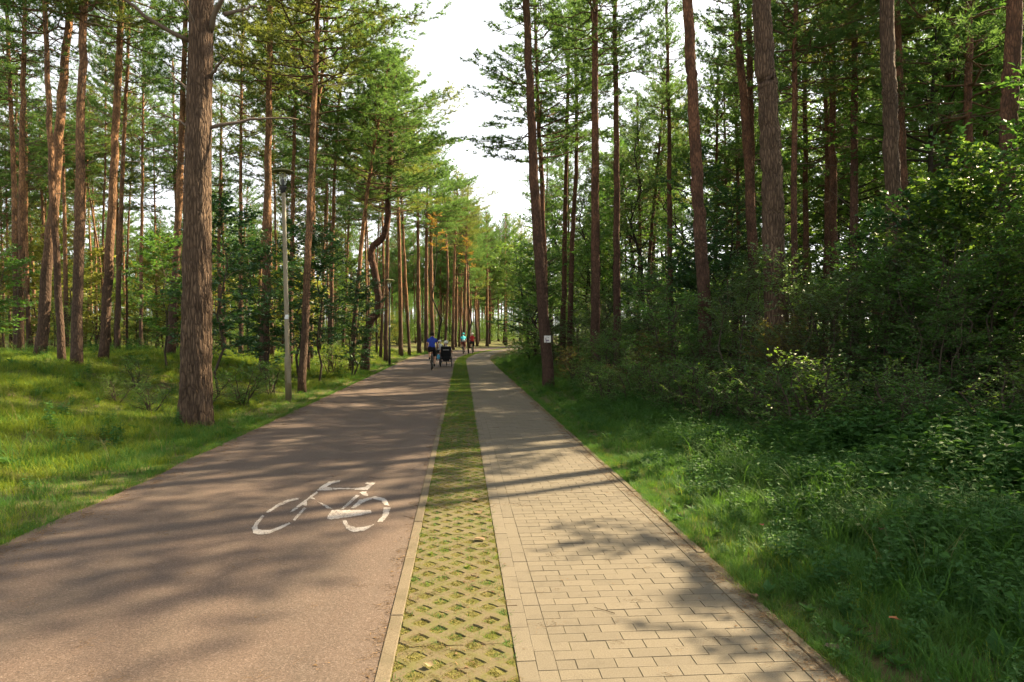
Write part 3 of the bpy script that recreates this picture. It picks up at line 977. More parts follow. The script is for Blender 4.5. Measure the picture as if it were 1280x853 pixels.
pine('pine stem right behind the rider in turquoise', [(580, 432), (582, 340), (584, 270)], 78, 0.42, 18.5, group=PL, clen=0.42)
pine('pine stem between the two far riders', [(587, 432), (585, 350), (583, 290)], 80, 0.388, 17.4, group=PL, clen=0.42)
pine('pine at the far bend just right of the rider in red', [(609, 432), (609, 350), (608, 300)], 90, 0.42, 17.8, group=PL, clen=0.42)

# ---- right of the path
pine('tall reddish pine at the footpath edge with a small white sign', [(686, 489), (678, 380), (670, 262), (663, 120), (658, 0)], 20.5, 0.36, 17, bark='bark_red', group=PR, crown=1, clen=0.33, dead=0)
pine('slim pine just behind the pine with the white sign', [(683, 440), (679, 280), (672, 120), (669, 0)], 27, 0.26, 16, bark='bark_red', group=PR, crown=3, dead=1, clen=0.5, cscale=1.5)
pine('thin pale pine, left one of two slim stems rising behind the shrubs', [(703, 420), (706, 300), (709, 150), (712, 0)], 30, 0.27, 16, bark='bark_red', group=PR, clen=0.4)
pine('thin curving pine, right one of two slim stems rising behind the shrubs', [(711, 420), (716, 290), (721, 180), (718, 0)], 29, 0.26, 16, bark='bark_red', group=PR, clen=0.4)
pine('straight reddish pine standing in shrubs, second thick stem beyond the signed pine', [(745, 478), (744, 300), (744, 150), (744, 0)], 21, 0.32, 16.5, bark='bark_red', group=PR, clen=0.36)
pine('slender straight pine with bright side, just right of that reddish stem', [(771, 450), (771, 300), (770, 150), (768, 0)], 23, 0.28, 16, bark='bark_red', group=PR, clen=0.38)
pine('thin straight pine alone between the slender pine and the thick curving trunk', [(839, 440), (837, 250), (835, 100), (833, 0)], 27, 0.26, 16, bark='bark_red', group=PR, clen=0.4)
pine('thick pine trunk curving left toward its top, foot among dark shrubs', [(886, 508), (879, 360), (872, 240), (866, 120), (860, 0)], 15.5, 0.33, 18.5, bark='bark_red', group=PR, clen=0.2, sides=16, step=0.35)
pine('leaning pine rising behind the thickest trunk of the right wood', [(945, 470), (940, 290), (932, 150), (919, 0)], 20, 0.36, 16.5, bark='bark_red', group=PR, clen=0.4)
pine('pine in close company left of the thickest right trunk, bare branch stubs', [(938, 440), (940, 300), (938, 150), (936, 0)], 23, 0.34, 16.5, bark='bark_red', group=PR, clen=0.42, dead=2)
pine('thickest grey brown trunk of the right wood, rising from the shrubs', [(977, 528), (969, 361), (965, 230), (960, 120), (953, 0)], 13, 0.47, 18.5, bark='bark_big', group=PR, clen=0.2, sides=22, step=0.2)
pine('thin pine just right of the thickest right trunk', [(1007, 430), (1007, 250), (1006, 100), (1006, 0)], 25, 0.26, 16, bark='bark_red', group=PR, clen=0.4)
pine('slim reddish pine standing alone midway in the right wood', [(1044, 440), (1042, 289), (1041, 150), (1040, 0)], 22, 0.30, 16, bark='bark_red', group=PR, clen=0.4)
pine('stout pine with a slimmer pine hugging its right side', [(1112, 495), (1117, 328), (1113, 150), (1108, 0)], 13.5, 0.36, 18.5, bark='bark_big', group=PR, clen=0.2, sides=18, step=0.3)
pine('slimmer orange pine hugging the right side of a stout trunk', [(1136, 450), (1132, 328), (1127, 150), (1120, 0)], 17, 0.27, 16, bark='bark_red', group=PR, clen=0.4)
pine('leaning reddish pine trunk at the right edge of the picture', [(1251, 480), (1255, 315), (1260, 160), (1268, 0)], 12.5, 0.37, 18.5, bark='bark_red', group=PR, clen=0.2, sides=18, step=0.3)

SHORTS = ['leftmost orange pine', 'second orange pine', 'wavy dark pine', 'thick leaning bank pine', 'dark bank pine with widened foot', 'right-leaning bank pine', 'slim bright orange bank pine', 'lone thin pine of the bank', 'pine behind the big one', 'thin orange pine beside the big one', 'dark pine left of the lamp', 'pine behind the lamp head', 'dark pine right of the lamp', 'leaning pine behind the lamp pines', 'pine short of the crooked tree', 'slender leaning pine by the crooked tree', 'crooked pine', 'straight pine past the crooked one', 'reddish stem by the blue cyclist', 'thin leaning stem by the blue cyclist', 'stem above the blue cyclist', 'left stem above the three-wheeler', 'right stem above the three-wheeler', 'slim stem left of the turquoise rider', 'leaning stem left of the far riders', 'stem behind the turquoise rider', 'stem between the far riders', 'pine at the far bend', 'pine with the sign', 'slim pine behind the signed one', 'left slim stem of two', 'right slim stem of two', 'straight reddish pine', 'slender bright-sided pine', 'lone thin pine of the right wood', 'thick curving trunk', 'leaning pine behind the thickest', 'stubby pine by the thickest', 'thickest right trunk', 'thin pine right of the thickest', 'lone reddish pine mid wood', 'stout pine of the close pair', 'slimmer pine of the close pair', 'right edge trunk']
MARKS = [(576 + a / b * FPX, n) for (a, b), n in zip(PINES, SHORTS)]

# ---- the big near pine, bark ridges as relief, its branches one by one
def big_pine():
    W = trunk_path([(244, 531), (246, 400), (247, 250), (249, 120), (252, 0)], 12.5, 17)
    base = Vector(W[0])
    t = thing('pine_tree', 'big near pine with thick furrowed trunk left of the cycle path', 'pine tree', base, 0, PL)
    P = np.array([p[:] for p in W]); sides = 84
    Q = smooth_path(P, 330)
    zz = Q[:, 2] - Q[0, 2]
    R = 0.248 * (1 - 0.032 * zz) * (1 + 0.30 * np.exp(-zz / 0.28))
    R = np.maximum(R * np.where(zz > 9, 1 - 0.05 * (zz - 9), 1), 0.03)
    V, F = tube_arrays(Q - Q[0], R, sides, True)
    n = len(Q)
    ang = np.tile(np.arange(sides), n) / sides; ring = np.repeat(zz, sides)
    ca, sa = np.cos(ang * 6.2832), np.sin(ang * 6.2832)
    def per(fx, fz, seed):                                     # periodic noise round the stem
        return 0.5 * (vnoise(ca * fx + 50, ring * fz + sa * fx, seed) + vnoise(sa * fx + 90, ring * fz * 1.1 - ca * fx, seed + 1))
    ridge = 1 - np.abs(per(6.5, 2.6, 21) - 0.5) * 5
    ridge2 = 1 - np.abs(per(12, 6.0, 31) - 0.5) * 4
    low = np.exp(-ring / 3.0)
    k = 1 + (0.12 * np.clip(ridge, -0.7, 1) * (0.30 + 0.70 * low) + 0.04 * np.clip(ridge2, -0.5, 1)) + 0.05 * (per(1.2, 0.8, 41) - 0.5)
    for az, z, s, h in ((4.9, 4.05, 0.16, 0.10), (4.75, 3.0, 0.18, 0.11), (4.5, 2.3, 0.22, 0.10), (5.4, 5.2, 0.13, 0.09), (3.6, 5.9, 0.13, 0.07)):    # knots
        da = (ang * 6.2832 - az + 3.1416) % 6.2832 - 3.1416
        d2 = (da * 0.3) ** 2 + ((ring - z) * 0.75) ** 2
        k += h * np.exp(-d2 / (s * s * 0.35)) - 1.1 * h * np.exp(-d2 / (s * s * 0.06))
    c = np.repeat(Q - Q[0], sides, 0)
    V[:len(c)] = c + (V[:len(c)] - c) * k[:, None]
    obj('trunk', mesh('pine_trunk', V, F, M['bark_big']), t)
    b0 = np.array(base[:])
    def br(pts, r0, dy):
        Pw = [np.array(at(px, py, 12.5)[:]) - b0 + np.array([0, dy * i / (len(pts) - 1), 0]) for i, (px, py) in enumerate(pts)]
        Pn = smooth_path(Pw, 10)
        Pn[1:] += rng.normal(0, 0.012, (9, 3))
        mb = MB(); mb.tube(Pn, np.linspace(r0, r0 * 0.35, 10), 8)
        for q in range(4):
            i = rng.integers(3, 9)
            d = unit(Pn[i] - Pn[i - 1] + rng.normal(0, 0.6, 3))
            mb.tube([Pn[i], Pn[i] + d * rng.uniform(0.15, 0.5)], [0.008, 0.003], 4, False)
        obj('branch', mb.build('pine_branch', M['twig']), t)
    br([(238, 52), (205, 38), (170, 15), (130, -4)], 0.045, -0.8)
    br([(240, 118), (225, 105), (205, 85), (190, 70)], 0.028, 0.7)
    br([(236, 160), (215, 146), (190, 135), (175, 132)], 0.022, 0.5)
    br([(240, 212), (225, 202), (212, 192)], 0.022, -0.3)
    br([(250, 55), (247, 30), (236, 8), (225, -8)], 0.022, -0.6)
    br([(262, 40), (275, 22), (292, 2), (300, -15)], 0.055, -0.6)
    br([(280, 18), (298, 8), (315, -4)], 0.04, 0.3)
    br([(263, 98), (278, 90), (295, 86)], 0.035, -0.5)
    br([(263, 160), (295, 148), (330, 140), (366, 138)], 0.034, 0.5)
    for lo, sc, ci in ((0.62, 1.15, 2),):
        z0 = zz[-1] * lo; i = int(np.argmin(abs(zz - z0)))
        for me, nm in zip(CROWNS[ci], ('limbs', 'crown')):
            o = obj(nm, me, t, Q[i] - Q[0], (0, 0, 1.0), ((zz[-1] - z0) / 7 * 1.3, (zz[-1] - z0) / 7 * 1.3, (zz[-1] - z0) / 7))
    PINES.append((base.x, base.y))
big_pine()

# ---- the wood behind: slim pines nobody could tell apart
def fill_pines(n, noun, label, group, ylo, yhi, slo, shi, px_lo, px_hi, gap, seed, bark, dia=(0.17, 0.29), H=(12.5, 15.5), clen=(0.42, 0.6)):
    r = np.random.default_rng(seed)
    made = 0
    for _ in range(20000):
        if made >= n:
            break
        y = ylo + (yhi - ylo) * r.random() ** 1.0
        s = r.uniform(slo, shi)
        x = s + float(bend(y))
        px = 576 + x / y * FPX
        if not (px_lo < px < px_hi):
            continue
        if any((x - a) ** 2 + (y - b) ** 2 < gap * gap for a, b in PINES):
            continue
        if x > 7.5 and abs(y - (4.8 + 0.487 * (x + 0.5))) < 2.3:      # a gap in the wood lets the sun onto the near path
            continue
        h = r.uniform(*H); z0 = gz(x, y)
        W = [Vector((x, y, z0 - 0.1))]
        lx, ly = r.normal(0, 0.35), r.normal(0, 0.35); wx = r.normal(0, 0.12)
        for f in (0.33, 0.66, 1.0):
            W.append(Vector((x + lx * f + wx * math.sin(f * 5), y + ly * f, z0 + h * f)))
        pine(label, W, y, r.uniform(*dia), h, group=group, bark=bark, seed=int(r.integers(1e6)), sides=7, step=1.0, clen=r.uniform(*clen))
        FILL.append((bpy.data.objects[COL.objects[-1].parent.name], 576 + x / y * FPX, noun))
        made += 1
fill_pines(46, 'slim pine', 'slim pine standing in the sunlit wood behind the left bank', 'slim pines deep in the left wood', 28, 52, -42, -5.2, -60, 560, 1.7, 5, 'bark', dia=(0.14, 0.25), H=(13, 16.5), clen=(0.30, 0.42))
fill_pines(60, 'far slim pine', 'far slim pine in the depth of the left wood', 'far pines of the left wood', 52, 100, -65, -5.5, -60, 640, 2.0, 6, 'bark')
fill_pines(44, 'slim reddish pine', 'slim reddish pine standing deep behind the right undergrowth', 'slim pines deep in the right wood', 24, 60, 5.5, 46, 650, 1340, 2.0, 7, 'bark_red', H=(13, 16.5))
fill_pines(13, 'thin pine', 'added slim pine behind the right undergrowth, shading the path', 'added shade pines behind the right undergrowth', 9, 26, 8.5, 26, 980, 2600, 2.1, 17, 'bark_red', H=(13.5, 16.5), clen=(0.38, 0.5))  # pines added in the sun's way to shade the path
fill_pines(22, 'far bend pine', 'far pine beyond the bend of the path', 'far pines beyond the bend', 85, 130, 5, 60, 585, 760, 2.5, 8, 'bark')
for x, y, lb in ((12.3, 15.8, 'added shade pine half hidden by leaves between the stout pair and the right edge'), (14.2, 19.0, 'added shade pine among leaves above the stout pine pair'), (13.0, 23.5, 'added shade pine among leaves right of the lone reddish pine'), (11.8, 28.5, 'added shade pine rising behind the thickest right trunk, far back'), (13.5, 34.0, 'added shade pine far back between thickest trunk and curving trunk'), (9.5, 36.0, 'added shade pine far back beside the lone thin pine of the right wood')):  # more pines added so their dense crowns keep sun off the path
    W = [Vector((x, y, gz(x, y) - 0.1)), Vector((x + 0.1, y, 7)), Vector((x, y + 0.2, 14.5))]
    pine(lb, W, y, 0.26, 14.5, group='slim pines deep in the right wood', bark='bark_red', clen=0.52, cscale=1.25, sides=8, step=0.8)
fill_pines(26, 'tall end pine', 'tall pine closing the view at the end of the path', 'tall pines at the end of the path', 66, 118, -22, -4.6, 548, 652, 1.6, 19, 'bark', dia=(0.24, 0.36), H=(16, 19.5), clen=(0.55, 0.68))
# pines just outside the picture on the sunny side; they shade the near path
for k, (x, y, d, h) in enumerate([(10.0, 1.5, 0.34, 13), (19.0, 11.0, 0.3, 16), (12.5, -2.5, 0.3, 15), (12.0, 12.5, 0.26, 16)]):
    W = [Vector((x, y, gz(x, y) - 0.1)), Vector((x + 0.1, y, 7)), Vector((x, y + 0.2, h))]
    pine('tall pine out of the picture to the right, shading the near path', W, y, d, h, group='pines shading the near path', bark='bark_red', clen=0.42 if y < 12 else 0.2)

# ---- broadleaf trees and shrubs, right side
def at_px(px, y):
    return 1.0 * (px - 576) / FPX * y
UR = 'undergrowth shrubs right of the footpath'
plant('broadleaf_tree', 'broad dark oak with forked limbs behind the right undergrowth', 'oak tree', 'tree_a', at_px(1188, 18), 18, 1.15, 0.6, 0, 'broadleaf trees of the right wood')
plant('broadleaf_tree', 'light green leafy tree filling the upper right corner', 'broadleaf tree', 'tree_a', at_px(1235, 22), 22, 1.2, 2.0, 1, 'broadleaf trees of the right wood')
plant('broadleaf_tree', 'yellow green leafy tree between the stout pine pair and the oak', 'broadleaf tree', 'tree_a', at_px(1090, 26), 26, 1.25, 4.0, 1, 'broadleaf trees of the right wood')
plant('broadleaf_tree', 'dark leafy tree just right of the thickest right trunk', 'broadleaf tree', 'tree_b', at_px(1040, 27), 27, 1.2, 1.0, 0, 'broadleaf trees of the right wood')
plant('broadleaf_tree', 'small dark oak whose branches reach between two thick right trunks', 'oak tree', 'tree_b', at_px(905, 21), 21, 0.95, 1.4, 2, 'broadleaf trees of the right wood')
plant('broadleaf_tree', 'tall grey green slender tree in the middle of the right wood', 'broadleaf tree', 'tree_c', at_px(800, 31), 31, 1.15, 1.0, 0, 'broadleaf trees of the right wood')
plant('broadleaf_tree', 'grey green slender tree left of the thick curving trunk', 'broadleaf tree', 'tree_c', at_px(850, 34), 34, 1.1, 3.0, 1, 'broadleaf trees of the right wood')
plant('broadleaf_tree', 'slender tree rising behind the two slim stems', 'broadleaf tree', 'tree_c', at_px(735, 36), 36, 1.05, 2.0, 0, 'broadleaf trees of the right wood')
plant('broadleaf_tree', 'big round leafy bush tree overhanging the footpath before the bend', 'broadleaf tree', 'tree_b', 4.0, 31, 1.02, 2.4, 0, 'leafy trees overhanging the path')
plant('broadleaf_tree', 'leafy bush tree left of the signed pine, behind the overhanging one', 'broadleaf tree', 'tree_b', 3.9, 37, 0.95, 0.4, 0, 'leafy trees overhanging the path')
plant('broadleaf_tree', 'leafy tree filling the space right of the signed pine, set back', 'broadleaf tree', 'tree_b', 6.3, 29.5, 0.92, 5.1, 0, 'leafy trees overhanging the path')
plant('broadleaf_tree', 'leafy tree between the two slim stems and the straight reddish pine', 'broadleaf tree', 'tree_b', 7.4, 35.0, 1.1, 3.7, 1, 'leafy trees overhanging the path')
plant('broadleaf_tree', 'bright leafy tree at the start of the bend', 'broadleaf tree', 'tree_b', 5.0, 49, 1.0, 4.4, 1, 'leafy trees overhanging the path')
plant('broadleaf_tree', 'leafy tree rising between the stout pine pair and the right edge trunk', 'broadleaf tree', 'tree_a', 15.6, 17.5, 1.1, 5.0, 0, 'broadleaf trees of the right wood')
for k, (px, y, kd, sc, mt) in enumerate([(960, 33, 'tree_a', 1.15, 1), (1150, 33, 'tree_a', 1.2, 1), (1270, 29, 'tree_a', 1.2, 0), (700, 46, 'tree_c', 1.0, 1), (880, 42, 'tree_a', 1.1, 0), (1010, 44, 'tree_a', 1.2, 1), (770, 50, 'tree_a', 1.0, 1), (1240, 40, 'tree_a', 1.2, 1), (660, 62, 'tree_b', 1.1, 1), (720, 70, 'tree_b', 1.2, 1), (830, 58, 'tree_a', 1.1, 1), (1100, 48, 'tree_a', 1.2, 0), (1190, 28, 'tree_a', 0.95, 1), (1300, 36, 'tree_a', 1.2, 1), (930, 52, 'tree_a', 1.2, 1), (790, 43, 'tree_a', 1.0, 0), (745, 60, 'tree_a', 1.2, 1), (690, 75, 'tree_a', 1.3, 1), (860, 66, 'tree_a', 1.4, 1), (985, 60, 'tree_a', 1.3, 1), (1180, 56, 'tree_a', 1.3, 1)]):
    t = plant('broadleaf_tree', 'leafy tree filling the depth of the right wood', 'broadleaf tree', kd, at_px(px, y), y, sc * 1.5, None, mt, 'leafy trees deep in the right wood')
    FILL.append((t, px, ('deep leafy tree', 'light deep leafy tree', 'dark deep leafy tree')[mt]))

for x, y, sc, kd in ((11.6, 7.8, 0.95, 'tree_a'), (9.0, 6.6, 0.95, 'tree_b'), (9.9, 9.3, 1.0, 'tree_b'), (12.0, 11.0, 0.85, 'tree_a'), (8.4, 3.8, 0.7, 'tree_b'), (8.6, 1.2, 0.75, 'tree_b'), (14.0, 5.0, 0.9, 'tree_a')):
    plant('broadleaf_tree', 'leafy tree out of the picture to the right, shading the verge', 'broadleaf tree', kd, x, y, sc, None, 0, 'leafy trees shading the right verge')
plant('broadleaf_tree', 'thin tree with an orange leaved top above the blue-shirted cyclist', 'broadleaf tree', 'autumn', at_px(545, 44), 44, 1.0, 0.5, 0)
plant('broadleaf_tree', 'small orange leaved tree top left of the bend', 'broadleaf tree', 'autumn', at_px(586, 58), 58, 1.05, 1.5, 0)
line = np.array([(3.1, 44), (3.1, 36), (3.3, 28), (3.4, 22), (3.7, 17.5), (4.3, 13.6), (5.0, 10.6), (6.0, 8.6), (7.6, 6.9)])
def shrub_line(u, off):
    P = smooth_path(line, 60)
    i = min(58, max(0, int(u * 59)))
    p = P[i]; d = unit(P[i + 1] - P[i])
    nrm = np.array([-d[1], d[0]])
    if nrm[0] < 0: nrm = -nrm
    return p + nrm * off
rs = np.random.default_rng(77)
front = [('rusty leaved low shrub at the foot of the signed pine', 'shrub_low', 722, 21.5, 1.1, 2),
         ('twiggy green shrub in front of the straight reddish pine', 'shrub_c', 760, 18.0, 0.95, 0),
         ('bright green sprig of young leaves in front of the reddish pine', 'shrub_low', 752, 18.6, 1.3, 1),
         ('twiggy rust tinged shrub left of the thick curving trunk', 'shrub_c', 812, 16.5, 0.8, 3),
         ('rounded green shrub just left of the thick curving trunk', 'shrub_a', 842, 16.2, 1.0, 0),
         ('grey green arching shrub between the curving and the thickest trunk', 'shrub_b', 925, 14.6, 0.95, 1),
         ('browned shrub at the foot of the thickest right trunk', 'shrub_c', 1000, 12.6, 0.9, 3),
         ('layered green shrub right of the thickest trunk', 'shrub_a', 1040, 12.9, 1.05, 1),
         ('dense dark shrub between thickest trunk and stout pine pair', 'shrub_b', 1075, 13.6, 1.0, 0),
         ('pale leaved spreading shrub in front of the stout pine pair', 'shrub_b', 1150, 12.4, 0.95, 1),
         ('dark shrub with flat leaf layers left of the right edge trunk', 'shrub_a', 1200, 11.6, 1.05, 0),
         ('tall dark shrub under the leaning trunk at the right edge', 'shrub_b', 1262, 11.0, 1.05, 0)]
for lb, kd, px, y, sc, mt in front:
    q = 1.0 if px < 780 else 0.92
    plant('shrub', lb, 'shrub', kd, at_px(px, y * q), y * q, sc * (0.85 if px < 780 else 0.95), None, mt, UR)
for row, (off, n, kinds, scl) in enumerate([(0.9, 10, ('shrub_a', 'shrub_c', 'shrub_b'), (0.55, 0.8)), (2.3, 13, ('shrub_b', 'shrub_a'), (0.8, 1.0)), (4.2, 13, ('shrub_b', 'shrub_a', 'sapling_b'), (0.85, 1.05)), (7.0, 13, ('shrub_b', 'sapling_b'), (0.9, 1.15))]):
    for k in range(n):
        p = shrub_line((k + rs.uniform(0.1, 0.9)) / n, off + rs.normal(0, 0.3))
        mt = rs.choice([0, 0, 1, 2])
        t = plant('shrub', 'leafy shrub in the dense undergrowth along the footpath' if row < 2 else 'leafy shrub at the back of the right undergrowth', 'shrub', kinds[rs.integers(len(kinds))], p[0], p[1], rs.uniform(*scl), None, int(mt), 'front undergrowth along the footpath' if row < 2 else 'back undergrowth of the right wood')
        FILL.append((t, 576 + p[0] / p[1] * FPX, ('', 'grey ', 'light ')[int(mt)] + ('front', 'second-row', 'back', 'rearmost')[row] + ' undergrowth shrub'))

rs = np.random.default_rng(91)
for k in range(20):
    p = shrub_line(0.50 + 0.50 * (k + rs.uniform(0.1, 0.9)) / 20, -0.45 + rs.normal(0, 0.2))
    mt = int(rs.choice([0, 0, 1]))
    t = plant('shrub', 'low bramble clump at the foot of the undergrowth', 'shrub', 'shrub_low', p[0], p[1], rs.uniform(0.65, 1.05), None, mt, 'low brambles before the undergrowth')
    FILL.append((t, 576 + p[0] / p[1] * FPX, ('low bramble clump', 'light bramble clump', '', 'grey bramble clump')[mt]))

# ---- left side: young broadleaf trees and brush under the pines
YL = 'young leafy trees left of the cycle path'
plant('young_tree', 'young dark oak left of the lamp post, leaves at lamp mid height', 'young tree', 'sapling', at_px(284, 17), 17, 0.92, 0.4, 0, YL)
plant('young_tree', 'dark leafy young oak behind the lamp post', 'young tree', 'sapling_b', at_px(345, 21), 21, 1.0, 1.4, 0, YL)
plant('young_tree', 'dark green young oak between lamp post and crooked pine', 'young tree', 'sapling', at_px(402, 23), 23, 0.95, 2.4, 0, YL)
plant('young_tree', 'lower young oak at the foot of the slim pines right of the lamp', 'young tree', 'sapling_b', at_px(440, 26), 26, 0.85, 3.4, 0, YL)
plant('young_tree', 'young oak showing just left of the big near pine', 'young tree', 'sapling', at_px(222, 20), 20, 0.72, 5.4, 1, YL)
plant('young_tree', 'young leafy tree at the left picture edge behind the orange pines', 'young tree', 'sapling_b', at_px(12, 20), 20, 0.75, 5.0, 1, YL)
plant('young_tree', 'dark young oak standing right behind the pine right of the lamp', 'young tree', 'sapling', at_px(378, 25), 25, 1.05, 0.9, 0, YL)
for k, (px, y, sc) in enumerate([(310, 15.5, 0.8), (270, 15, 0.7), (190, 15.5, 0.6), (165, 13.8, 0.45), (205, 13.2, 0.5), (415, 27, 1.0), (345, 18.5, 0.7)]):
    lbs = ['low leafy shrub at the foot of the young oak by the lamp', 'low leafy shrub just right of the big near pine', 'low shrub in the dark hollow left of the big pine', 'small pale weed shrub in the hollow on the left bank', 'small leafy shrub close left of the big pine foot', 'low shrub at the foot of the pines short of the crooked tree', 'low shrub behind the near lamp post']
    plant('shrub', lbs[k], 'shrub', 'shrub_low', at_px(px, y), y, sc, None, k % 2, 'low shrubs on the left bank')
rs = np.random.default_rng(5)
for k in range(38):
    y = rs.uniform(30, 75); px = rs.uniform(-30, 560) if y < 50 else rs.uniform(-30, 575)
    x = at_px(px, y)
    if x - float(bend(y)) > -5.0: continue
    t = plant('shrub', 'light green brush under the pines of the left wood', 'shrub', ('shrub_a', 'shrub_c', 'sapling_b', 'shrub_b')[rs.integers(4)], x, y, rs.uniform(0.7, 1.15), None, 4 if rs.random() < 0.6 else 2, 'brush in the depth of the left wood')
    FILL.append((t, px, 'brush clump'))

for k in range(26):
    y = rs.uniform(36, 72); px = rs.uniform(-20, 470)
    x = at_px(px, y)
    if x - float(bend(y)) > -6.5: continue
    t = plant('young_tree', 'golden green young tree in the sunlit depth of the left wood', 'young tree', ('sapling_b', 'sapling')[k % 2], x, y, rs.uniform(1.1, 1.6), None, 4 if k % 2 == 0 else 2, 'golden young trees in the depth of the left wood')
    FILL.append((t, px, 'golden young tree' if k % 2 == 0 else 'light young tree'))

ORD = ['nearest', 'second', 'third', 'fourth', 'fifth', 'sixth', 'seventh', 'eighth', 'ninth', 'tenth', 'eleventh', 'twelfth', 'thirteenth', 'fourteenth']
def tell_apart():
    """look-alikes are named by the standing-out pine they are seen beside"""
    slots = {}
    for o, px, noun in FILL:
        if px > 1330:
            o['label'] = noun + ' beyond the right edge of the picture'
            continue
        m = min(MARKS, key=lambda q: abs(q[0] - px))
        side = 'left' if px < m[0] else 'right'
        slots.setdefault((m[1], side, noun), []).append((abs(px - m[0]), o))
    for (mk, side, noun), L in slots.items():
        L.sort(key=lambda q: q[0])
        for k, (_, o) in enumerate(L):
            where = noun + ' just ' + side + ' of the ' + mk if len(L) == 1 else ORD[min(k, 13)] + ' ' + noun + ' ' + side + ' of the ' + mk
            o['label'] = where
tell_apart()

# ---- the wood goes on behind: a far mass of pines and brush that reads as one
def far_protos():
    out = []
    for k in range(4):
        lm, fm = CROWNS[k]
        n = len(fm.vertices)
        V = np.empty(n * 3); fm.vertices.foreach_get('co', V); V = V.reshape(-1, 3)
        keep = np.arange(n).reshape(-1, 3)
        rr = np.random.default_rng(k); keep = keep[rr.random(len(keep)) < 0.4]
        sh = np.empty(n, np.float32); fm.attributes['shade'].data.foreach_get('value', sh)
        c = V[keep].mean(1, keepdims=True)
        Vk = ((V[keep] - c) * 1.7 + c).reshape(-1, 3) * np.array([1.1, 1.1, 1.0]) + np.array([0, 0, 6.5])
        shk = sh[keep].reshape(-1)
        Vt, Ft = tube_arrays([(0, 0, -0.2), (0.05, 0.1, 6), (0, 0, 13)], [0.17, 0.12, 0.03], 6, False)
        F = Ft + (np.arange(len(Vk)).reshape(-1, 3) + len(Vt)).tolist()
        me = mesh('far_pine', np.concatenate([Vt, Vk]), F, M['bark'], False, {'shade': np.concatenate([np.zeros(len(Vt)), shk])})
        me.materials.append(fm.materials[0])
        idx = np.zeros(len(me.polygons), np.int32); idx[len(Ft):] = 1
        me.polygons.foreach_set('material_index', idx)
        out.append(me)
    return out + [BL['shrub_a'][1][2], BL['shrub_b'][1][2]]
# ------------------------------------------------------------------ grass and weeds (uncountable), scattered as instances
def tuft(seed, n, h, rad, w, lean=0.6, mat='grass', seg=3):
    r = np.random.default_rng(seed)
    V = []; F = []; A = []
    for b in range(n):
        a = r.uniform(0, 6.28); q = rad * math.sqrt(r.random())
        p = np.array([q * math.cos(a), q * math.sin(a), -0.02])
        hh = r.uniform(*h); az = a + r.normal(0, 0.9); ln = hh * lean * r.uniform(0.2, 1.2)
        d = np.array([math.cos(az), math.sin(az), 0]); s = np.array([-d[1], d[0], 0])
        ww = w * r.uniform(0.6, 1.3)
        i0 = len(V); sh = r.uniform(0.0, 0.9)
        for k in range(seg):
            f = k / seg
            c = p + d * ln * f ** 2 + np.array([0, 0, hh * (f - 0.25 * lean * f ** 2.5)])
            wd = ww * (1 - f * 0.7)
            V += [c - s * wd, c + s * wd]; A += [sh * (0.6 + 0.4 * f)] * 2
        V.append(p + d * ln + np.array([0, 0, hh * (1 - 0.25 * lean)])); A.append(sh)
        for k in range(seg - 1):
            F.append([i0 + 2 * k, i0 + 2 * k + 1, i0 + 2 * k + 3, i0 + 2 * k + 2])
        F.append([i0 + 2 * seg - 2, i0 + 2 * seg - 1, i0 + 2 * seg])
    return mesh('tuft', V, F, M[mat], True, {'shade': A})

def weed(seed, stems, h, leaf, mat='weed', pairs=6):
    r = np.random.default_rng(seed)
    mb = MB(); P = []; D = []; N = []; S = []; L = []
    for s in range(stems):
        a = r.uniform(0, 6.28); hh = h * r.uniform(0.6, 1.1); ln = 0.35 * hh * r.random()
        b = np.array([r.normal(0, 0.05), r.normal(0, 0.05), -0.02])
        top = b + np.array([math.cos(a) * ln, math.sin(a) * ln, hh])
        sh = r.uniform(0.1, 0.8)
        mb.tube([b, (b + top) / 2 + r.normal(0, 0.01, 3), top], [0.003, 0.0025, 0.0015], 3, False, 0.3)
        for k in range(pairs):
            f = 0.25 + 0.75 * (k + 1) / pairs
            for sg in (0, math.pi):
                az = k * 1.57 + sg + r.normal(0, 0.3)
                P.append(b + (top - b) * f); d = np.array([math.cos(az), math.sin(az), r.normal(0.05, 0.25)])
                D.append(unit(d)); N.append(unit(np.array([0, 0, 1]) + r.normal(0, 0.25, 3))); S.append(np.clip(sh + r.normal(0, 0.15), 0, 1))
                L.append(leaf * r.uniform(0.6, 1.2) * (1.15 - 0.6 * f))
    V, F, sh = leaf_arrays(np.array(P), np.array(D), np.array(N), np.array(L), np.array(L) * 0.3, np.array(S))
    mb.add(V, F, sh)
    return mb.build('weed', M[mat], False, 'shade')

def rosette(seed, n, leaf, mat='weed'):
    r = np.random.default_rng(seed)
    az = np.arange(n) * 2.4 + r.normal(0, 0.2, n)
    el = r.uniform(0.15, 0.9, n)
    D = np.stack([np.cos(az) * np.cos(el), np.sin(az) * np.cos(el), np.sin(el)], 1)
    N = unit(np.stack([-np.cos(az) * np.sin(el), -np.sin(az) * np.sin(el), np.cos(el)], 1) + r.normal(0, 0.1, (n, 3)))
    L = leaf * r.uniform(0.6, 1.2, n)
    V, F, sh = leaf_arrays(np.zeros((n, 3)) + r.normal(0, 0.01, (n, 3)), D, N, L, L * 0.26, r.uniform(0.1, 0.9, n))
    return mesh('rosette', V, F, M[mat], False, {'shade': sh})

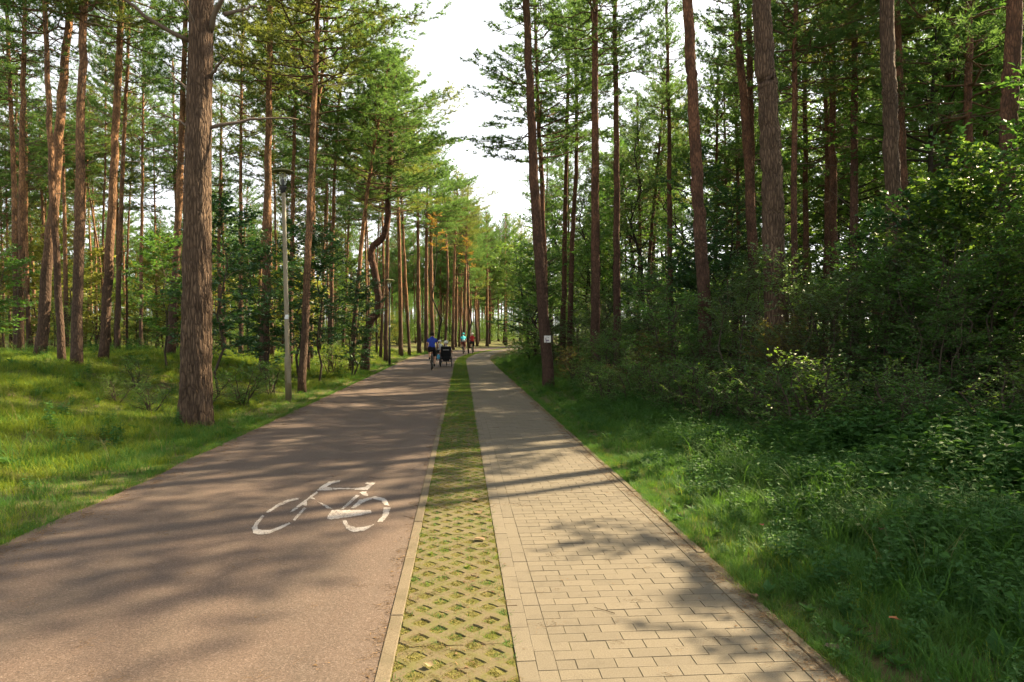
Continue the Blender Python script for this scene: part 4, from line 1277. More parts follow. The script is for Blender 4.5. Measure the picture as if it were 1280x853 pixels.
def scatter(name, label, cat, protos, P, rot, scale, which, parent=None):
    """one object whose points carry instances of the tuft meshes"""
    me = bpy.data.meshes.new(name)
    me.from_pydata(np.asarray(P).tolist(), [], [])
    for key, data, ty in (('rz', rot, 'FLOAT'), ('sc', scale, 'FLOAT'), ('kind_id', which, 'INT')):
        a = me.attributes.new(key, ty, 'POINT')
        a.data.foreach_set('value', np.asarray(data, np.int32 if ty == 'INT' else np.float32))
    o = obj(name, me, parent)
    o['kind'] = 'stuff'
    if label:
        o['label'] = label; o['category'] = cat
    ng = bpy.data.node_groups.new(name, 'GeometryNodeTree')
    ng.interface.new_socket('Geometry', in_out='INPUT', socket_type='NodeSocketGeometry')
    ng.interface.new_socket('Geometry', in_out='OUTPUT', socket_type='NodeSocketGeometry')
    N = ng.nodes; L = ng.links
    gi = N.new('NodeGroupInput'); go = N.new('NodeGroupOutput')
    join = N.new('GeometryNodeJoinGeometry')
    def named(n, ty):
        a = N.new('GeometryNodeInputNamedAttribute'); a.data_type = ty; a.inputs['Name'].default_value = n
        return next(s for s in a.outputs if s.enabled)
    comb = N.new('ShaderNodeCombineXYZ'); L.new(named('rz', 'FLOAT'), comb.inputs['Z'])
    kid = named('kind_id', 'INT'); sc = named('sc', 'FLOAT')
    for i, pm in enumerate(protos):
        po = bpy.data.objects.new('tuft_source', pm)          # never linked to the scene
        oi = N.new('GeometryNodeObjectInfo'); oi.inputs['Object'].default_value = po
        oi.inputs['As Instance'].default_value = False
        eq = N.new('FunctionNodeCompare'); eq.data_type = 'INT'; eq.operation = 'EQUAL'
        ins = [s for s in eq.inputs if s.enabled]
        L.new(kid, ins[0]); ins[1].default_value = i
        ip = N.new('GeometryNodeInstanceOnPoints')
        L.new(gi.outputs[0], ip.inputs['Points']); L.new(next(s for s in eq.outputs if s.enabled), ip.inputs['Selection'])
        L.new(oi.outputs['Geometry'], ip.inputs['Instance'])
        L.new(comb.outputs[0], ip.inputs['Rotation']); L.new(sc, ip.inputs['Scale'])
        L.new(ip.outputs[0], join.inputs[0])
    L.new(join.outputs[0], go.inputs[0])
    md = o.modifiers.new('scatter', 'NODES'); md.node_group = ng
    return o

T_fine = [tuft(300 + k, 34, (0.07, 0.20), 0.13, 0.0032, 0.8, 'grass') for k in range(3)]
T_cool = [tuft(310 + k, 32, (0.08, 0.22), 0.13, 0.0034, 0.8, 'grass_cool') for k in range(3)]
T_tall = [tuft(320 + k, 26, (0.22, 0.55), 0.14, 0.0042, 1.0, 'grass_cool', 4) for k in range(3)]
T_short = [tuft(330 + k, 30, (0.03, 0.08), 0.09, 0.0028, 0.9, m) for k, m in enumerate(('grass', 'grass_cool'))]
T_straw = [tuft(340, 5, (0.3, 0.6), 0.08, 0.0016, 0.6, 'straw', 4)]
T_weed = [weed(350, 4, 0.38, 0.085), weed(351, 5, 0.28, 0.07), rosette(352, 12, 0.17), weed(353, 3, 0.5, 0.10)]
T_moss = [tuft(360, 46, (0.010, 0.034), 0.05, 0.0034, 1.2, 'moss', 2), tuft(361, 40, (0.012, 0.045), 0.05, 0.0032, 1.2, 'grass_cool', 2)]

def in_view(x, y, margin=260):
    px = 576 + x / np.maximum(y, 0.3) * FPX
    return (y > 1.2) & (px > -margin - 200 / np.maximum(y, 1) * 1.0) & (px < 1280 + margin + 200 / np.maximum(y, 1))

def spread(n, slo, shi, ylo, yhi, r, power=1.0):
    y = ylo + (yhi - ylo) * r.random(n) ** power
    s = r.uniform(slo, shi, n)
    x = s + bend(y)
    k = in_view(x, y)
    return s[k], x[k], y[k]

r = np.random.default_rng(900)
# left bank
parts = []
def put(s, x, y, which, sc, dz=0.0):
    parts.append((np.stack([x, y, terrain(x, y) + dz], 1), r.uniform(0, 6.28, len(x)), sc, which))
def flush(name, label, cat, protos):
    global parts
    P = np.concatenate([p[0] for p in parts]); R_ = np.concatenate([p[1] for p in parts])
    S_ = np.concatenate([np.broadcast_to(p[2], len(p[0])) for p in parts]); W_ = np.concatenate([p[3] for p in parts])
    parts = []
    return scatter(name, label, cat, protos, P, R_, S_, W_)

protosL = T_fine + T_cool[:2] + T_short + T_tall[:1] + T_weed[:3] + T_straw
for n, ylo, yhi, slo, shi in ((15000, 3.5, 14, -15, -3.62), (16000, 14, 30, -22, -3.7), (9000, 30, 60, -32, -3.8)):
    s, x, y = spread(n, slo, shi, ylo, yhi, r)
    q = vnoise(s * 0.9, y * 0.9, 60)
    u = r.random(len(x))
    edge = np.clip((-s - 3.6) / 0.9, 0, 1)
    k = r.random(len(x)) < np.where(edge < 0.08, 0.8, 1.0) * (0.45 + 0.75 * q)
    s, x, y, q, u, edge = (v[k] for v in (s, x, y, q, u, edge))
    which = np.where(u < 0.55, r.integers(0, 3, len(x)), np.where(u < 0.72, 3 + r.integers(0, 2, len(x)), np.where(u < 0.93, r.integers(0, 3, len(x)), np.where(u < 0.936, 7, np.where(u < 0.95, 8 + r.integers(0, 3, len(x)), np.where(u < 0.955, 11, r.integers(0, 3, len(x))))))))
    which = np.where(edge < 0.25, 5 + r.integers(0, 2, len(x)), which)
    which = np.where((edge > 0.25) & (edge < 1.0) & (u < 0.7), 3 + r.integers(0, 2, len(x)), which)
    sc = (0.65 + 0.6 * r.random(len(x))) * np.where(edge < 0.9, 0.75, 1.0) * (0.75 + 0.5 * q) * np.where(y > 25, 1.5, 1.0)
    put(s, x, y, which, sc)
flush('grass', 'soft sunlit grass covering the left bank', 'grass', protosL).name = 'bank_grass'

protosR = T_cool + T_tall + T_short + T_weed + T_straw + T_fine[:1]
for n, ylo, yhi, slo, shi in ((20000, 1.5, 9, 1.85, 12.0), (9500, 9, 16, 1.86, 13), (7000, 16, 45, 1.88, 9), (4000, 20, 60, 6, 30)):
    s, x, y = spread(n, slo, shi, ylo, yhi, r)
    q = vnoise(s * 1.1, y * 1.1, 61)
    u = r.random(len(x))
    e = s - 1.87
    tall = np.clip((e - 0.5 - 0.6 * q) / 1.0, 0, 1)
    k = r.random(len(x)) < np.where(e < 0.06, 0.8, 1.0)
    s, x, y, q, u, e, tall = (v[k] for v in (s, x, y, q, u, e, tall))
    n_ = len(x)
    low = np.where(u < 0.82, r.integers(0, 3, n_), np.where(u < 0.9, 13, 9 + (r.random(n_) < 0.5)))
    hi = np.where(u < 0.42, 3 + r.integers(0, 3, n_), np.where(u < 0.60, r.integers(0, 3, n_), np.where(u < 0.985, 8 + r.integers(0, 4, n_), 12)))
    which = np.where(r.random(n_) < tall, hi, low)
    which = np.where((e < 0.16) & (r.random(n_) < 0.75), 6 + r.integers(0, 2, n_), which)
    sc = (0.55 + 0.5 * r.random(n_)) * (0.7 + 0.6 * q) * np.where(e < 0.4, 0.6, 1.0) * np.where((y > 16), 1.25, 1.0) * np.where((which > 7) & (which < 12), 1.0 + 0.7 * np.clip((e - 1.0) / 2.0, 0, 1), 1.0)
    put(s, x, y, which, sc)
flush('grass', 'tall dark green grass and weeds on the right verge', 'grass', protosR).name = 'verge_grass'

# what grows in the openings of the lawn pavers
protosS = T_moss + T_short + [rosette(365, 14, 0.05, 'grass')]
pts = []; wh = []; scs = []
for i in range(int(38.4 / 0.1)):
    y = 2.0 + 0.1 * i
    xs = (-0.2, 0, 0.2) if i % 2 else (-0.3, -0.1, 0.1, 0.3)
    for x in xs:
        green = min(1.0, max(0.0, (y - 4.5) / 15))
        n = int(5 + 7 * green)
        lush = r.random()
        for k in range(n):
            a = r.uniform(0, 6.28); q = (0.056 + 0.04 * green) * math.sqrt(r.random())
            xx = min(0.28, max(-0.29, x + q * math.cos(a)))
            pts.append((xx - 0.03 + float(bend(y)), y + q * math.sin(a), -0.006 + 0.012 * min(1, q / 0.06)))
            v = r.random()
            if lush > 0.86 - 0.35 * green and v < 0.45:
                wh.append(2 + int(r.random() < 0.45)); scs.append(r.uniform(0.35, 0.7) * (0.85 + 0.3 * green))
            elif lush > 0.88 and v < 0.6 and k < 1:
                wh.append(4); scs.append(r.uniform(0.45, 0.85))
            else:
                wh.append(1 if r.random() < 0.15 + 0.5 * (lush > 0.5) + 0.3 * green else 0); scs.append(r.uniform(0.6, 1.1) * (1 + 0.4 * green))
for k in range(2600):                                            # beyond the stones the strip is simply grassed over
    y = 40 + 60 * r.random() ** 1.5; s = r.uniform(-0.33, 0.27)
    pts.append((s + float(bend(y)), y, -0.008)); wh.append(2 + int(r.integers(2))); scs.append(r.uniform(0.7, 1.3))
for k in range(420):                                             # blades in the joint along kerb and pavers
    y = 3 + 24 * r.random() ** 1.6; s = r.choice([-0.334, 0.272, 1.845, -0.415]) + r.normal(0, 0.006)
    pts.append((s, y, -0.01)); wh.append(int(r.integers(2))); scs.append(r.uniform(0.3, 0.7))
scatter('strip_grass', 'grass and moss sprouting in the openings of the lawn pavers', 'grass', protosS, pts, r.uniform(0, 6.28, len(pts)), scs, wh)

# far wood
r = np.random.default_rng(44)
P = []; K = []; S_ = []
for k in range(9000):
    y = r.uniform(88, 230); s = r.uniform(-150, 190)
    if k % 2: y = r.uniform(60, 150)
    x = s + float(bend(y)); px = 576 + x / y * FPX
    if -7 < s < 4.5 or not -80 < px < 1360 or (y < 100 and s < 0 and s > -66 and k % 4 > 1):
        continue
    if s > 0 and y < 85: continue
    brush = k % 2 == 1
    if brush or r.random() < 0.30:
        P.append((x, y, gz(x, y))); K.append(int(4 + r.integers(2)) if brush else int(r.integers(4))); S_.append(r.uniform(0.9, 1.5) if brush else r.uniform(0.9, 1.15))
    if len(P) > 1900: break
scatter('far_forest', 'hazy mass of far pines and brush closing the view', 'forest', far_protos(), P, r.uniform(0, 6.28, len(P)), S_, K)

# needles, twigs and crumbs of bark that collect along the edges
def litter_bits(seed, kind):
    r = np.random.default_rng(seed)
    mb = MB()
    if kind == 'needles':
        for k in range(14):
            a = r.uniform(0, 6.28); p = np.array([r.normal(0, 0.05), r.normal(0, 0.05), 0.003])
            d = np.array([math.cos(a), math.sin(a), r.uniform(0, 0.1)]) * r.uniform(0.02, 0.035)
            mb.tube([p - d * 0.8, p + d * 0.1 + [0, 0, 0.002], p + d * 0.8], 0.0008, 3, False, r.random())
    elif kind == 'twig':
        a = r.uniform(0, 6.28); d = np.array([math.cos(a), math.sin(a), 0]) * r.uniform(0.04, 0.10)
        mb.tube([-d + [0, 0, 0.004], r.normal(0, 0.01, 3) * [1, 1, 0] + [0, 0, 0.005], d + [0, 0, 0.004]], [0.003, 0.0025, 0.0015], 4, False, r.random())
    else:
        for k in range(7):
            p = np.array([r.normal(0, 0.04), r.normal(0, 0.04), 0.002]); s_ = r.uniform(0.006, 0.02)
            q = r.normal(0, 1, (4, 3)) * s_ * [1, 1, 0.25]
            mb.add(p + np.abs(q) * [1, 1, 1] - [s_ / 2, s_ / 2, 0], [[0, 1, 2], [0, 2, 3], [1, 2, 3]], r.random())
    return mb.build('litter_bits', M['litter'], False, 'shade')
M['litter'] = leafy('needle litter', (0.05, 0.032, 0.018), (0.22, 0.14, 0.07), 0.05, 0.8, 0.1)
protosN = [litter_bits(1, 'needles'), litter_bits(2, 'needles'), litter_bits(3, 'twig'), litter_bits(4, 'bark'), litter_bits(5, 'twig'), litter_bits(6, 'bark')]
r = np.random.default_rng(71)
P = []; K = []; S_ = []
for k in range(4200):
    y = 2.6 + 22 * r.random() ** 1.5
    u = r.random()
    if u < 0.34: s = S_R - 0.02 - abs(r.normal(0, 0.09)); z = 0.003
    elif u < 0.42: s = S_R + abs(r.normal(0, 0.08)); z = -0.012
    elif u < 0.66: s = S_L + abs(r.normal(0, 0.16)) + 0.03; z = 0.001
    elif u < 0.78: s = r.normal(-0.40, 0.05); z = 0.002
    elif u < 0.9: s = r.uniform(-0.3, 0.3); z = 0.001
    else: s = r.uniform(S_L, S_R); z = 0.002
    P.append((s + float(bend(y)), y, z)); K.append(int(r.choice([0, 1, 3, 5, 2, 4], p=[0.28, 0.27, 0.21, 0.2, 0.02, 0.02]))); S_.append(r.uniform(0.35, 0.8))
scatter('needle_litter', 'brown pine needles, twigs and bark crumbs along the path edges', 'litter', protosN, P, r.uniform(0, 6.28, len(P)), S_, K)

# a fringe of short grass leaning over both edges
r = np.random.default_rng(73)
P = []; K = []; S_ = []
for k in range(3400):
    y = 2.4 + 36 * r.random() ** 1.4
    right = r.random() < 0.55
    n = float(vnoise(y * 2.3, 1.0 if right else 7.0, 12))
    s = S_R + 0.01 + abs(r.normal(0, 0.06)) + 0.10 * max(0, n - 0.45) if right else S_L - abs(r.normal(0, 0.09)) + 0.05 * (n - 0.3)
    P.append((s + float(bend(y)), y, -0.015)); K.append(int(r.integers(len(T_short) + 2))); S_.append(r.uniform(0.5, 1.15) if K[-1] < 2 else r.uniform(0.3, 0.6))
scatter('edge_grass', 'short grass fringe leaning over the edges of the paths', 'grass', T_short + T_cool[:2], P, r.uniform(0, 6.28, len(P)), S_, K)
# ------------------------------------------------------------------ small plants one can pick out
def fern(label, x, y, n, ln, seed):
    r = np.random.default_rng(seed)
    t = thing('fern', label, 'fern', (x, y, gz(x, y)), 0, 'ferns on the right verge')
    for k in range(n):
        az = k * 6.28 / n + r.normal(0, 0.3); l = ln * r.uniform(0.75, 1.1); el = r.uniform(0.7, 1.1)
        u = np.linspace(0, 1, 9)
        d = np.array([math.cos(az), math.sin(az), 0]); s = np.array([-d[1], d[0], 0])
        C = d[None] * (l * math.cos(el) * (u + 0.25 * u ** 2))[:, None] + np.array([0, 0, 1])[None] * (l * math.sin(el) * (u - 0.55 * u ** 2.2))[:, None]
        mb = MB(); mb.tube(C, np.linspace(0.004, 0.0015, 9), 3, False, 0.3)
        m = 22
        f = np.linspace(0.18, 0.99, m)
        P = np.stack([np.interp(f, u, C[:, i]) for i in range(3)], 1)
        T = unit(np.stack([np.interp(f, u, np.gradient(C[:, i])) for i in range(3)], 1))
        N = unit(np.cross(np.cross(T, [0, 0, 1.0]), T))
        for sg in (-1, 1):
            D = unit(s[None] * sg + T * 0.35 + r.normal(0, 0.05, (m, 3)) + np.array([0, 0, -0.12]))
            L = l * 0.26 * np.sin(np.pi * np.clip(1.02 - f, 0, 1) ** 0.75) + 0.01
            V, F, sh = leaf_arrays(P, D, N, L, L * 0.13 + 0.004, np.full(m, r.uniform(0.2, 0.9)))
            mb.add(V, F, sh)
        obj('frond', mb.build('frond', M['fern'], False, 'shade'), t)
for q, (lb, px, py, n, ln) in enumerate([
        ('pale green fern standing before the dark shrubs near the right edge', 1130, 585, 8, 0.75),
        ('low fern in the weeds right of the pale green fern', 1215, 600, 7, 0.6),
        ('small fern at the edge of the shade below the thickest trunk', 985, 560, 7, 0.5)]):
    p = on_ground(px, py)
    fern(lb, p.x, p.y, n, ln, 40 + q)

def fallen_leaf(label, px, py, size, col, z=0.012, seed=0):
    r = np.random.default_rng(seed)
    p = on_ground(px, py)
    n = 10
    V = [(0, 0, 0.004)]
    for k in range(n):
        a = 6.283 * k / n
        q = size * (0.5 + 0.16 * math.cos(a) + (0.10 if k % 2 else -0.05)) * r.uniform(0.9, 1.1)
        V.append((q * math.cos(a), q * 0.72 * math.sin(a), 0.006 + 0.25 * size * abs(math.sin(a)) ** 1.5 * r.uniform(0.3, 1)))
    F = [[0, 1 + k, 1 + (k + 1) % n] for k in range(n)]
    key = 'fallen leaf %.2f %.2f' % (col[0], col[1])
    m = M.get(key) or plain(key, col, 0.7, 0.3, var=0.3)
    M[key] = m
    t = thing('fallen_leaf', label, 'leaf', (p.x, p.y, z), r.uniform(0, 6.28), 'fallen leaves')
    obj('leaf_blade', mesh('leaf_blade', V, F, m), t)
    mb = MB(); mb.tube([(-size * 0.33, 0, 0.005), (-size * 0.75, size * 0.08, 0.008)], [0.0014, 0.001], 4)
    obj('stalk', mb.build('stalk', m), t)
for q, a in enumerate([
        ('brown leaf on the lawn pavers, farthest of three', 594, 627, 0.09, (0.16, 0.10, 0.05)),
        ('pale brown leaf on the lawn pavers, middle of three', 599, 643, 0.08, (0.15, 0.10, 0.05)),
        ('tan leaf on the lawn pavers, nearest of three', 598, 676, 0.085, (0.17, 0.115, 0.06)),
        ('dark curled leaf on the brick edge of the footpath', 1037, 812, 0.075, (0.06, 0.035, 0.022)),
        ('brown leaf lying at the footpath kerb among litter', 943, 748, 0.06, (0.12, 0.07, 0.035)),
        ('pale dry straw-coloured leaf near the bottom of the strip', 535, 834, 0.05, (0.20, 0.15, 0.08))]):
    fallen_leaf(*a, z=0.008, seed=70 + q)
fallen_leaf('red leaf caught in the grass of the right verge', 1101, 700, 0.05, (0.13, 0.02, 0.015), z=0.22, seed=80)
fallen_leaf('orange leaf in the grass near the bottom of the right verge', 1118, 805, 0.045, (0.22, 0.08, 0.025), z=0.13, seed=81)
fallen_leaf('reddish leaf in the grass beside the footpath', 952, 672, 0.045, (0.13, 0.035, 0.02), z=0.10, seed=82)

# ------------------------------------------------------------------ lamps
M['pole'] = plain('pale olive painted steel', (0.20, 0.168, 0.105), 0.5, 0.4, 0.0)
M['lamp_dark'] = plain('dark lamp metal', (0.025, 0.024, 0.025), 0.5, 0.4)
M['lamp_disc'] = plain('olive lamp reflector', (0.13, 0.13, 0.055), 0.6, 0.3)
gm = Mat('lamp glass')
gm.base((0.75, 0.78, 0.74), 0.15, 0.5); gm.p.inputs['Transmission Weight'].default_value = 0.85; gm.p.inputs['IOR'].default_value = 1.2
M['glass'] = gm.m
M['sticker'] = plain('white sticker', (0.7, 0.72, 0.72), 0.5)
def street_lamp(label, px, py, lean, h, dark=False):
    p = on_ground(px, py)
    p.z = gz(p.x, p.y)
    t = thing('street_lamp', label, 'street lamp', p, 0.3, 'lamps along the cycle path')
    pm = M['lamp_dark' if dark else 'pole']
    w_ = 0.7 if dark else 0.92
    V, F = lathe([(0.085 * w_, -0.1), (0.085 * w_, 1.05), (0.078 * w_, 1.08), (0.066 * w_, 1.15), (0.050 * w_, h - 0.62)], 16)
    V = [(x + lean * max(0, z) / h, y, z) for x, y, z in V]
    me = mesh('pole', V, F, pm); obj('pole', me, t)
    dx = lean
    def lat(nm, prof, mat, parent=t, sides=20):
        V, F = lathe(prof, sides)
        me = mesh(nm, V, F, mat)
        return obj(nm, me, parent, (dx, 0, h - 0.62) if parent is t else None)
    lat('lamp_cup', [(0.035, -0.02), (0.05, 0.0), (0.085, 0.13), (0.09, 0.15), (0.04, 0.16)], M['lamp_dark'])
    g = lat('lantern_glass', [(0.07, 0.162), (0.085, 0.30), (0.10, 0.50), (0.02, 0.505)], M['glass'])
    lat('bulb', [(0.02, 0.163), (0.028, 0.2), (0.042, 0.27), (0.038, 0.31), (0.012, 0.335)], plain('unlit bulb', (0.6, 0.6, 0.62), 0.3), g)
    lat('shade_disc', [(0.12, 0.507), (0.262, 0.50), (0.267, 0.512), (0.25, 0.532), (0.12, 0.575), (0.02, 0.585)], M['lamp_disc'], t, 32)
    for k in range(3):
        a = 2.1 * k + 0.5
        mb = MB(); mb.tube([(0.085 * math.cos(a), 0.085 * math.sin(a), 0.15), (0.15 * math.cos(a), 0.15 * math.sin(a), 0.508)], 0.006, 6)
        obj('strut', mb.build('strut', M['lamp_dark']), t, (dx, 0, h - 0.62))
    V, F = lathe([(0.0655, 2.02), (0.066, 2.025), (0.0645, 2.12), (0.064, 2.125)], 14)
    z_m = 2.07
    obj('sticker', mesh('sticker', [(x * 0.93 * w_ + lean * z_m / h, y * 0.93, z) for x, y, z in V], F, M['sticker']), t)
    mb = MB(); mb.box((0, -0.0865, 0.62), (0.085, 0.006, 0.34)); obj('hatch', mb.build('hatch', pm, False), t)
street_lamp('near olive lamp post with a flat disc over its glass lantern', 361, 502, -0.12, 5.72)
street_lamp('distant thin lamp post beside the crooked pine', 487, 457, 0.0, 4.6, True)

# trail sign on the pine
def tree_sign():
    Y = 20.5
    c = at(683, 424, Y)
    p = Vector((c.x + 0.01, Y - 0.195, c.z))
    t = thing('trail_sign', 'small white square sign fixed to the tall reddish pine by the footpath', 'sign', p, 0)
    mb = MB(); mb.box((0, 0, 0), (0.205, 0.008, 0.205)); obj('plate', mb.build('plate', plain('white sign paint', (0.62, 0.60, 0.56), 0.5), False), t)
    mk = plain('faded sign print', (0.20, 0.17, 0.22), 0.6)
    mb = MB(); mb.box((-0.005, -0.0055, -0.045), (0.10, 0.003, 0.045)); obj('print_block', mb.build('print_block', mk, False), t)
    mb = MB()
    for x0, x1, z0, z1 in ((-0.025, -0.025, 0.08, 0.03), (-0.01, 0.03, 0.055, 0.045), (0.03, 0.035, 0.065, 0.03)):
        mb.tube([(x0, -0.0055, z0), (x1 + 1e-4, -0.0055, z1)], 0.005, 4)
    obj('print_sign', mb.build('print_sign', mk), t)
    for z in (-0.085, 0.085):
        mb = MB(); mb.tube([(0, -0.007, z), (0, -0.003, z)], 0.006, 8); obj('nail', mb.build('nail', M['lamp_dark']), t)
tree_sign()

# ------------------------------------------------------------------ riders
M['tyre'] = plain('black rubber', (0.018, 0.018, 0.018), 0.8, 0.2)
M['steel'] = plain('bicycle steel', (0.35, 0.35, 0.36), 0.35, 0.5, 0.8)
M['bike_dark'] = plain('dark bicycle paint', (0.03, 0.032, 0.035), 0.35, 0.5)
M['bike_red'] = plain('red bicycle paint', (0.22, 0.03, 0.025), 0.35, 0.5)
M['black_cloth'] = plain('black cloth', (0.016, 0.016, 0.018), 0.9, 0.2)
M['skin'] = plain('skin', (0.50, 0.30, 0.21), 0.55, 0.4)
def cloth(name, c):
    M[name] = plain(name, c, 0.85, 0.2, var=0.2)
cloth('blue shirt', (0.03, 0.06, 0.36)); cloth('turquoise shirt', (0.06, 0.42, 0.48)); cloth('red shirt', (0.36, 0.025, 0.025))
cloth('dark shorts', (0.018, 0.018, 0.022)); cloth('rust shorts', (0.26, 0.08, 0.06)); cloth('grey top', (0.34, 0.33, 0.32)); cloth('navy top', (0.04, 0.045, 0.09))
cloth('shoe', (0.03, 0.03, 0.03)); cloth('hair dark', (0.02, 0.014, 0.010)); cloth('pale cap', (0.62, 0.60, 0.55)); cloth('teal helmet', (0.04, 0.30, 0.32)); cloth('blue bag', (0.12, 0.42, 0.62))

def torus(R, r, mat, name, sides=28, ring=6):
    V = []; F = []
    for i in range(sides):
        a = 2 * math.pi * i / sides
        for j in range(ring):
            b = 2 * math.pi * j / ring
            q = R + r * math.cos(b)
            V.append((r * math.sin(b), q * math.cos(a), q * math.sin(a)))
    for i in range(sides):
        for j in range(ring):
            i2 = (i + 1) % sides; j2 = (j + 1) % ring
            F.append([i * ring + j, i2 * ring + j, i2 * ring + j2, i * ring + j2])
    return mesh(name, V, F, mat)

def wheel(parent, c, R=0.34, tw=0.026, name='wheel'):
    w = obj(name, torus(R - tw, tw, M['tyre'], 'tyre'), parent, c)
    obj('rim', torus(R - 2.2 * tw, 0.010, M['steel'], 'rim'), w)
    mb = MB()
    for k in range(14):
        a = 2 * math.pi * k / 14
        mb.tube([(0.02 * (1 if k % 2 else -1), 0, 0), (0, (R - 2.3 * tw) * math.cos(a), (R - 2.3 * tw) * math.sin(a))], 0.002, 3, False)
    mb.tube([(-0.045, 0, 0), (0.045, 0, 0)], 0.018, 8)
    obj('spokes', mb.build('spokes', M['steel']), w)

def bicycle(label, loc, rz, paint, s=1.0):
    t = thing('bicycle', label, 'bicycle', loc, rz, 'bicycles on the cycle path')
    t.scale = (s, s, s)
    wheel(t, (0, -0.52, 0.34)); wheel(t, (0, 0.53, 0.34))
    B = (0, -0.07, 0.29); S = (0, -0.24, 0.82); Hd = (0, 0.36, 0.86)
    mb = MB()
    for a, b, r_ in ((B, S, 0.017), (B, (0, 0.40, 0.74), 0.019), (S, Hd, 0.016), (Hd, (0, 0.41, 0.66), 0.019)):
        mb.tube([a, b], r_, 8)
    for sx in (-1, 1):
        mb.tube([(sx * 0.03, -0.07, 0.29), (sx * 0.055, -0.52, 0.34)], 0.010, 6)
        mb.tube([(sx * 0.02, -0.22, 0.76), (sx * 0.055, -0.52, 0.34)], 0.009, 6)
        mb.tube([(sx * 0.035, 0.41, 0.68), (sx * 0.05, 0.53, 0.34)], 0.012, 6)
    obj('frame', mb.build('frame', M[paint]), t)
    mb = MB()
    mb.tube([(0, 0.355, 0.86), (0, 0.34, 1.0)], 0.014, 8)
    mb.tube(smooth_path([(-0.30, 0.26, 1.02), (-0.20, 0.36, 1.02), (0, 0.38, 1.0), (0.20, 0.36, 1.02), (0.30, 0.26, 1.02)], 12), 0.013, 8)
    obj('handlebar', mb.build('handlebar', M['bike_dark']), t)
    mb = MB()
    mb.tube([(0, -0.24, 0.80), (0, -0.265, 0.91)], 0.013, 8)
    V, F = tube_arrays([(0, -0.42, 0.93), (0, -0.36, 0.935), (0, -0.24, 0.93), (0, -0.12, 0.925), (0, -0.08, 0.92)], [0.05, 0.085, 0.06, 0.03, 0.015], 10)
    V[:, 2] = 0.93 + (V[:, 2] - 0.93) * 0.45
    mb.add(V, F)
    obj('saddle', mb.build('saddle', M['black_cloth']), t)
    mb = MB()
    mb.tube([(-0.06, -0.07, 0.29), (0.06, -0.07, 0.29)], 0.02, 8)
    mb.tube([(0.06, -0.07, 0.29), (0.06, -0.02, 0.13)], 0.010, 6); mb.tube([(-0.06, -0.07, 0.29), (-0.06, -0.12, 0.45)], 0.010, 6)
    mb.box((0.11, -0.02, 0.13), (0.09, 0.07, 0.02)); mb.box((-0.11, -0.12, 0.45), (0.09, 0.07, 0.02))
    obj('crank', mb.build('crank', M['steel']), t)
    mb = MB(); mb.box((0, -0.44, 0.78), (0.06, 0.02, 0.05)); obj('tail_light', mb.build('tail_light', M['bike_red'], False), t)
    return t

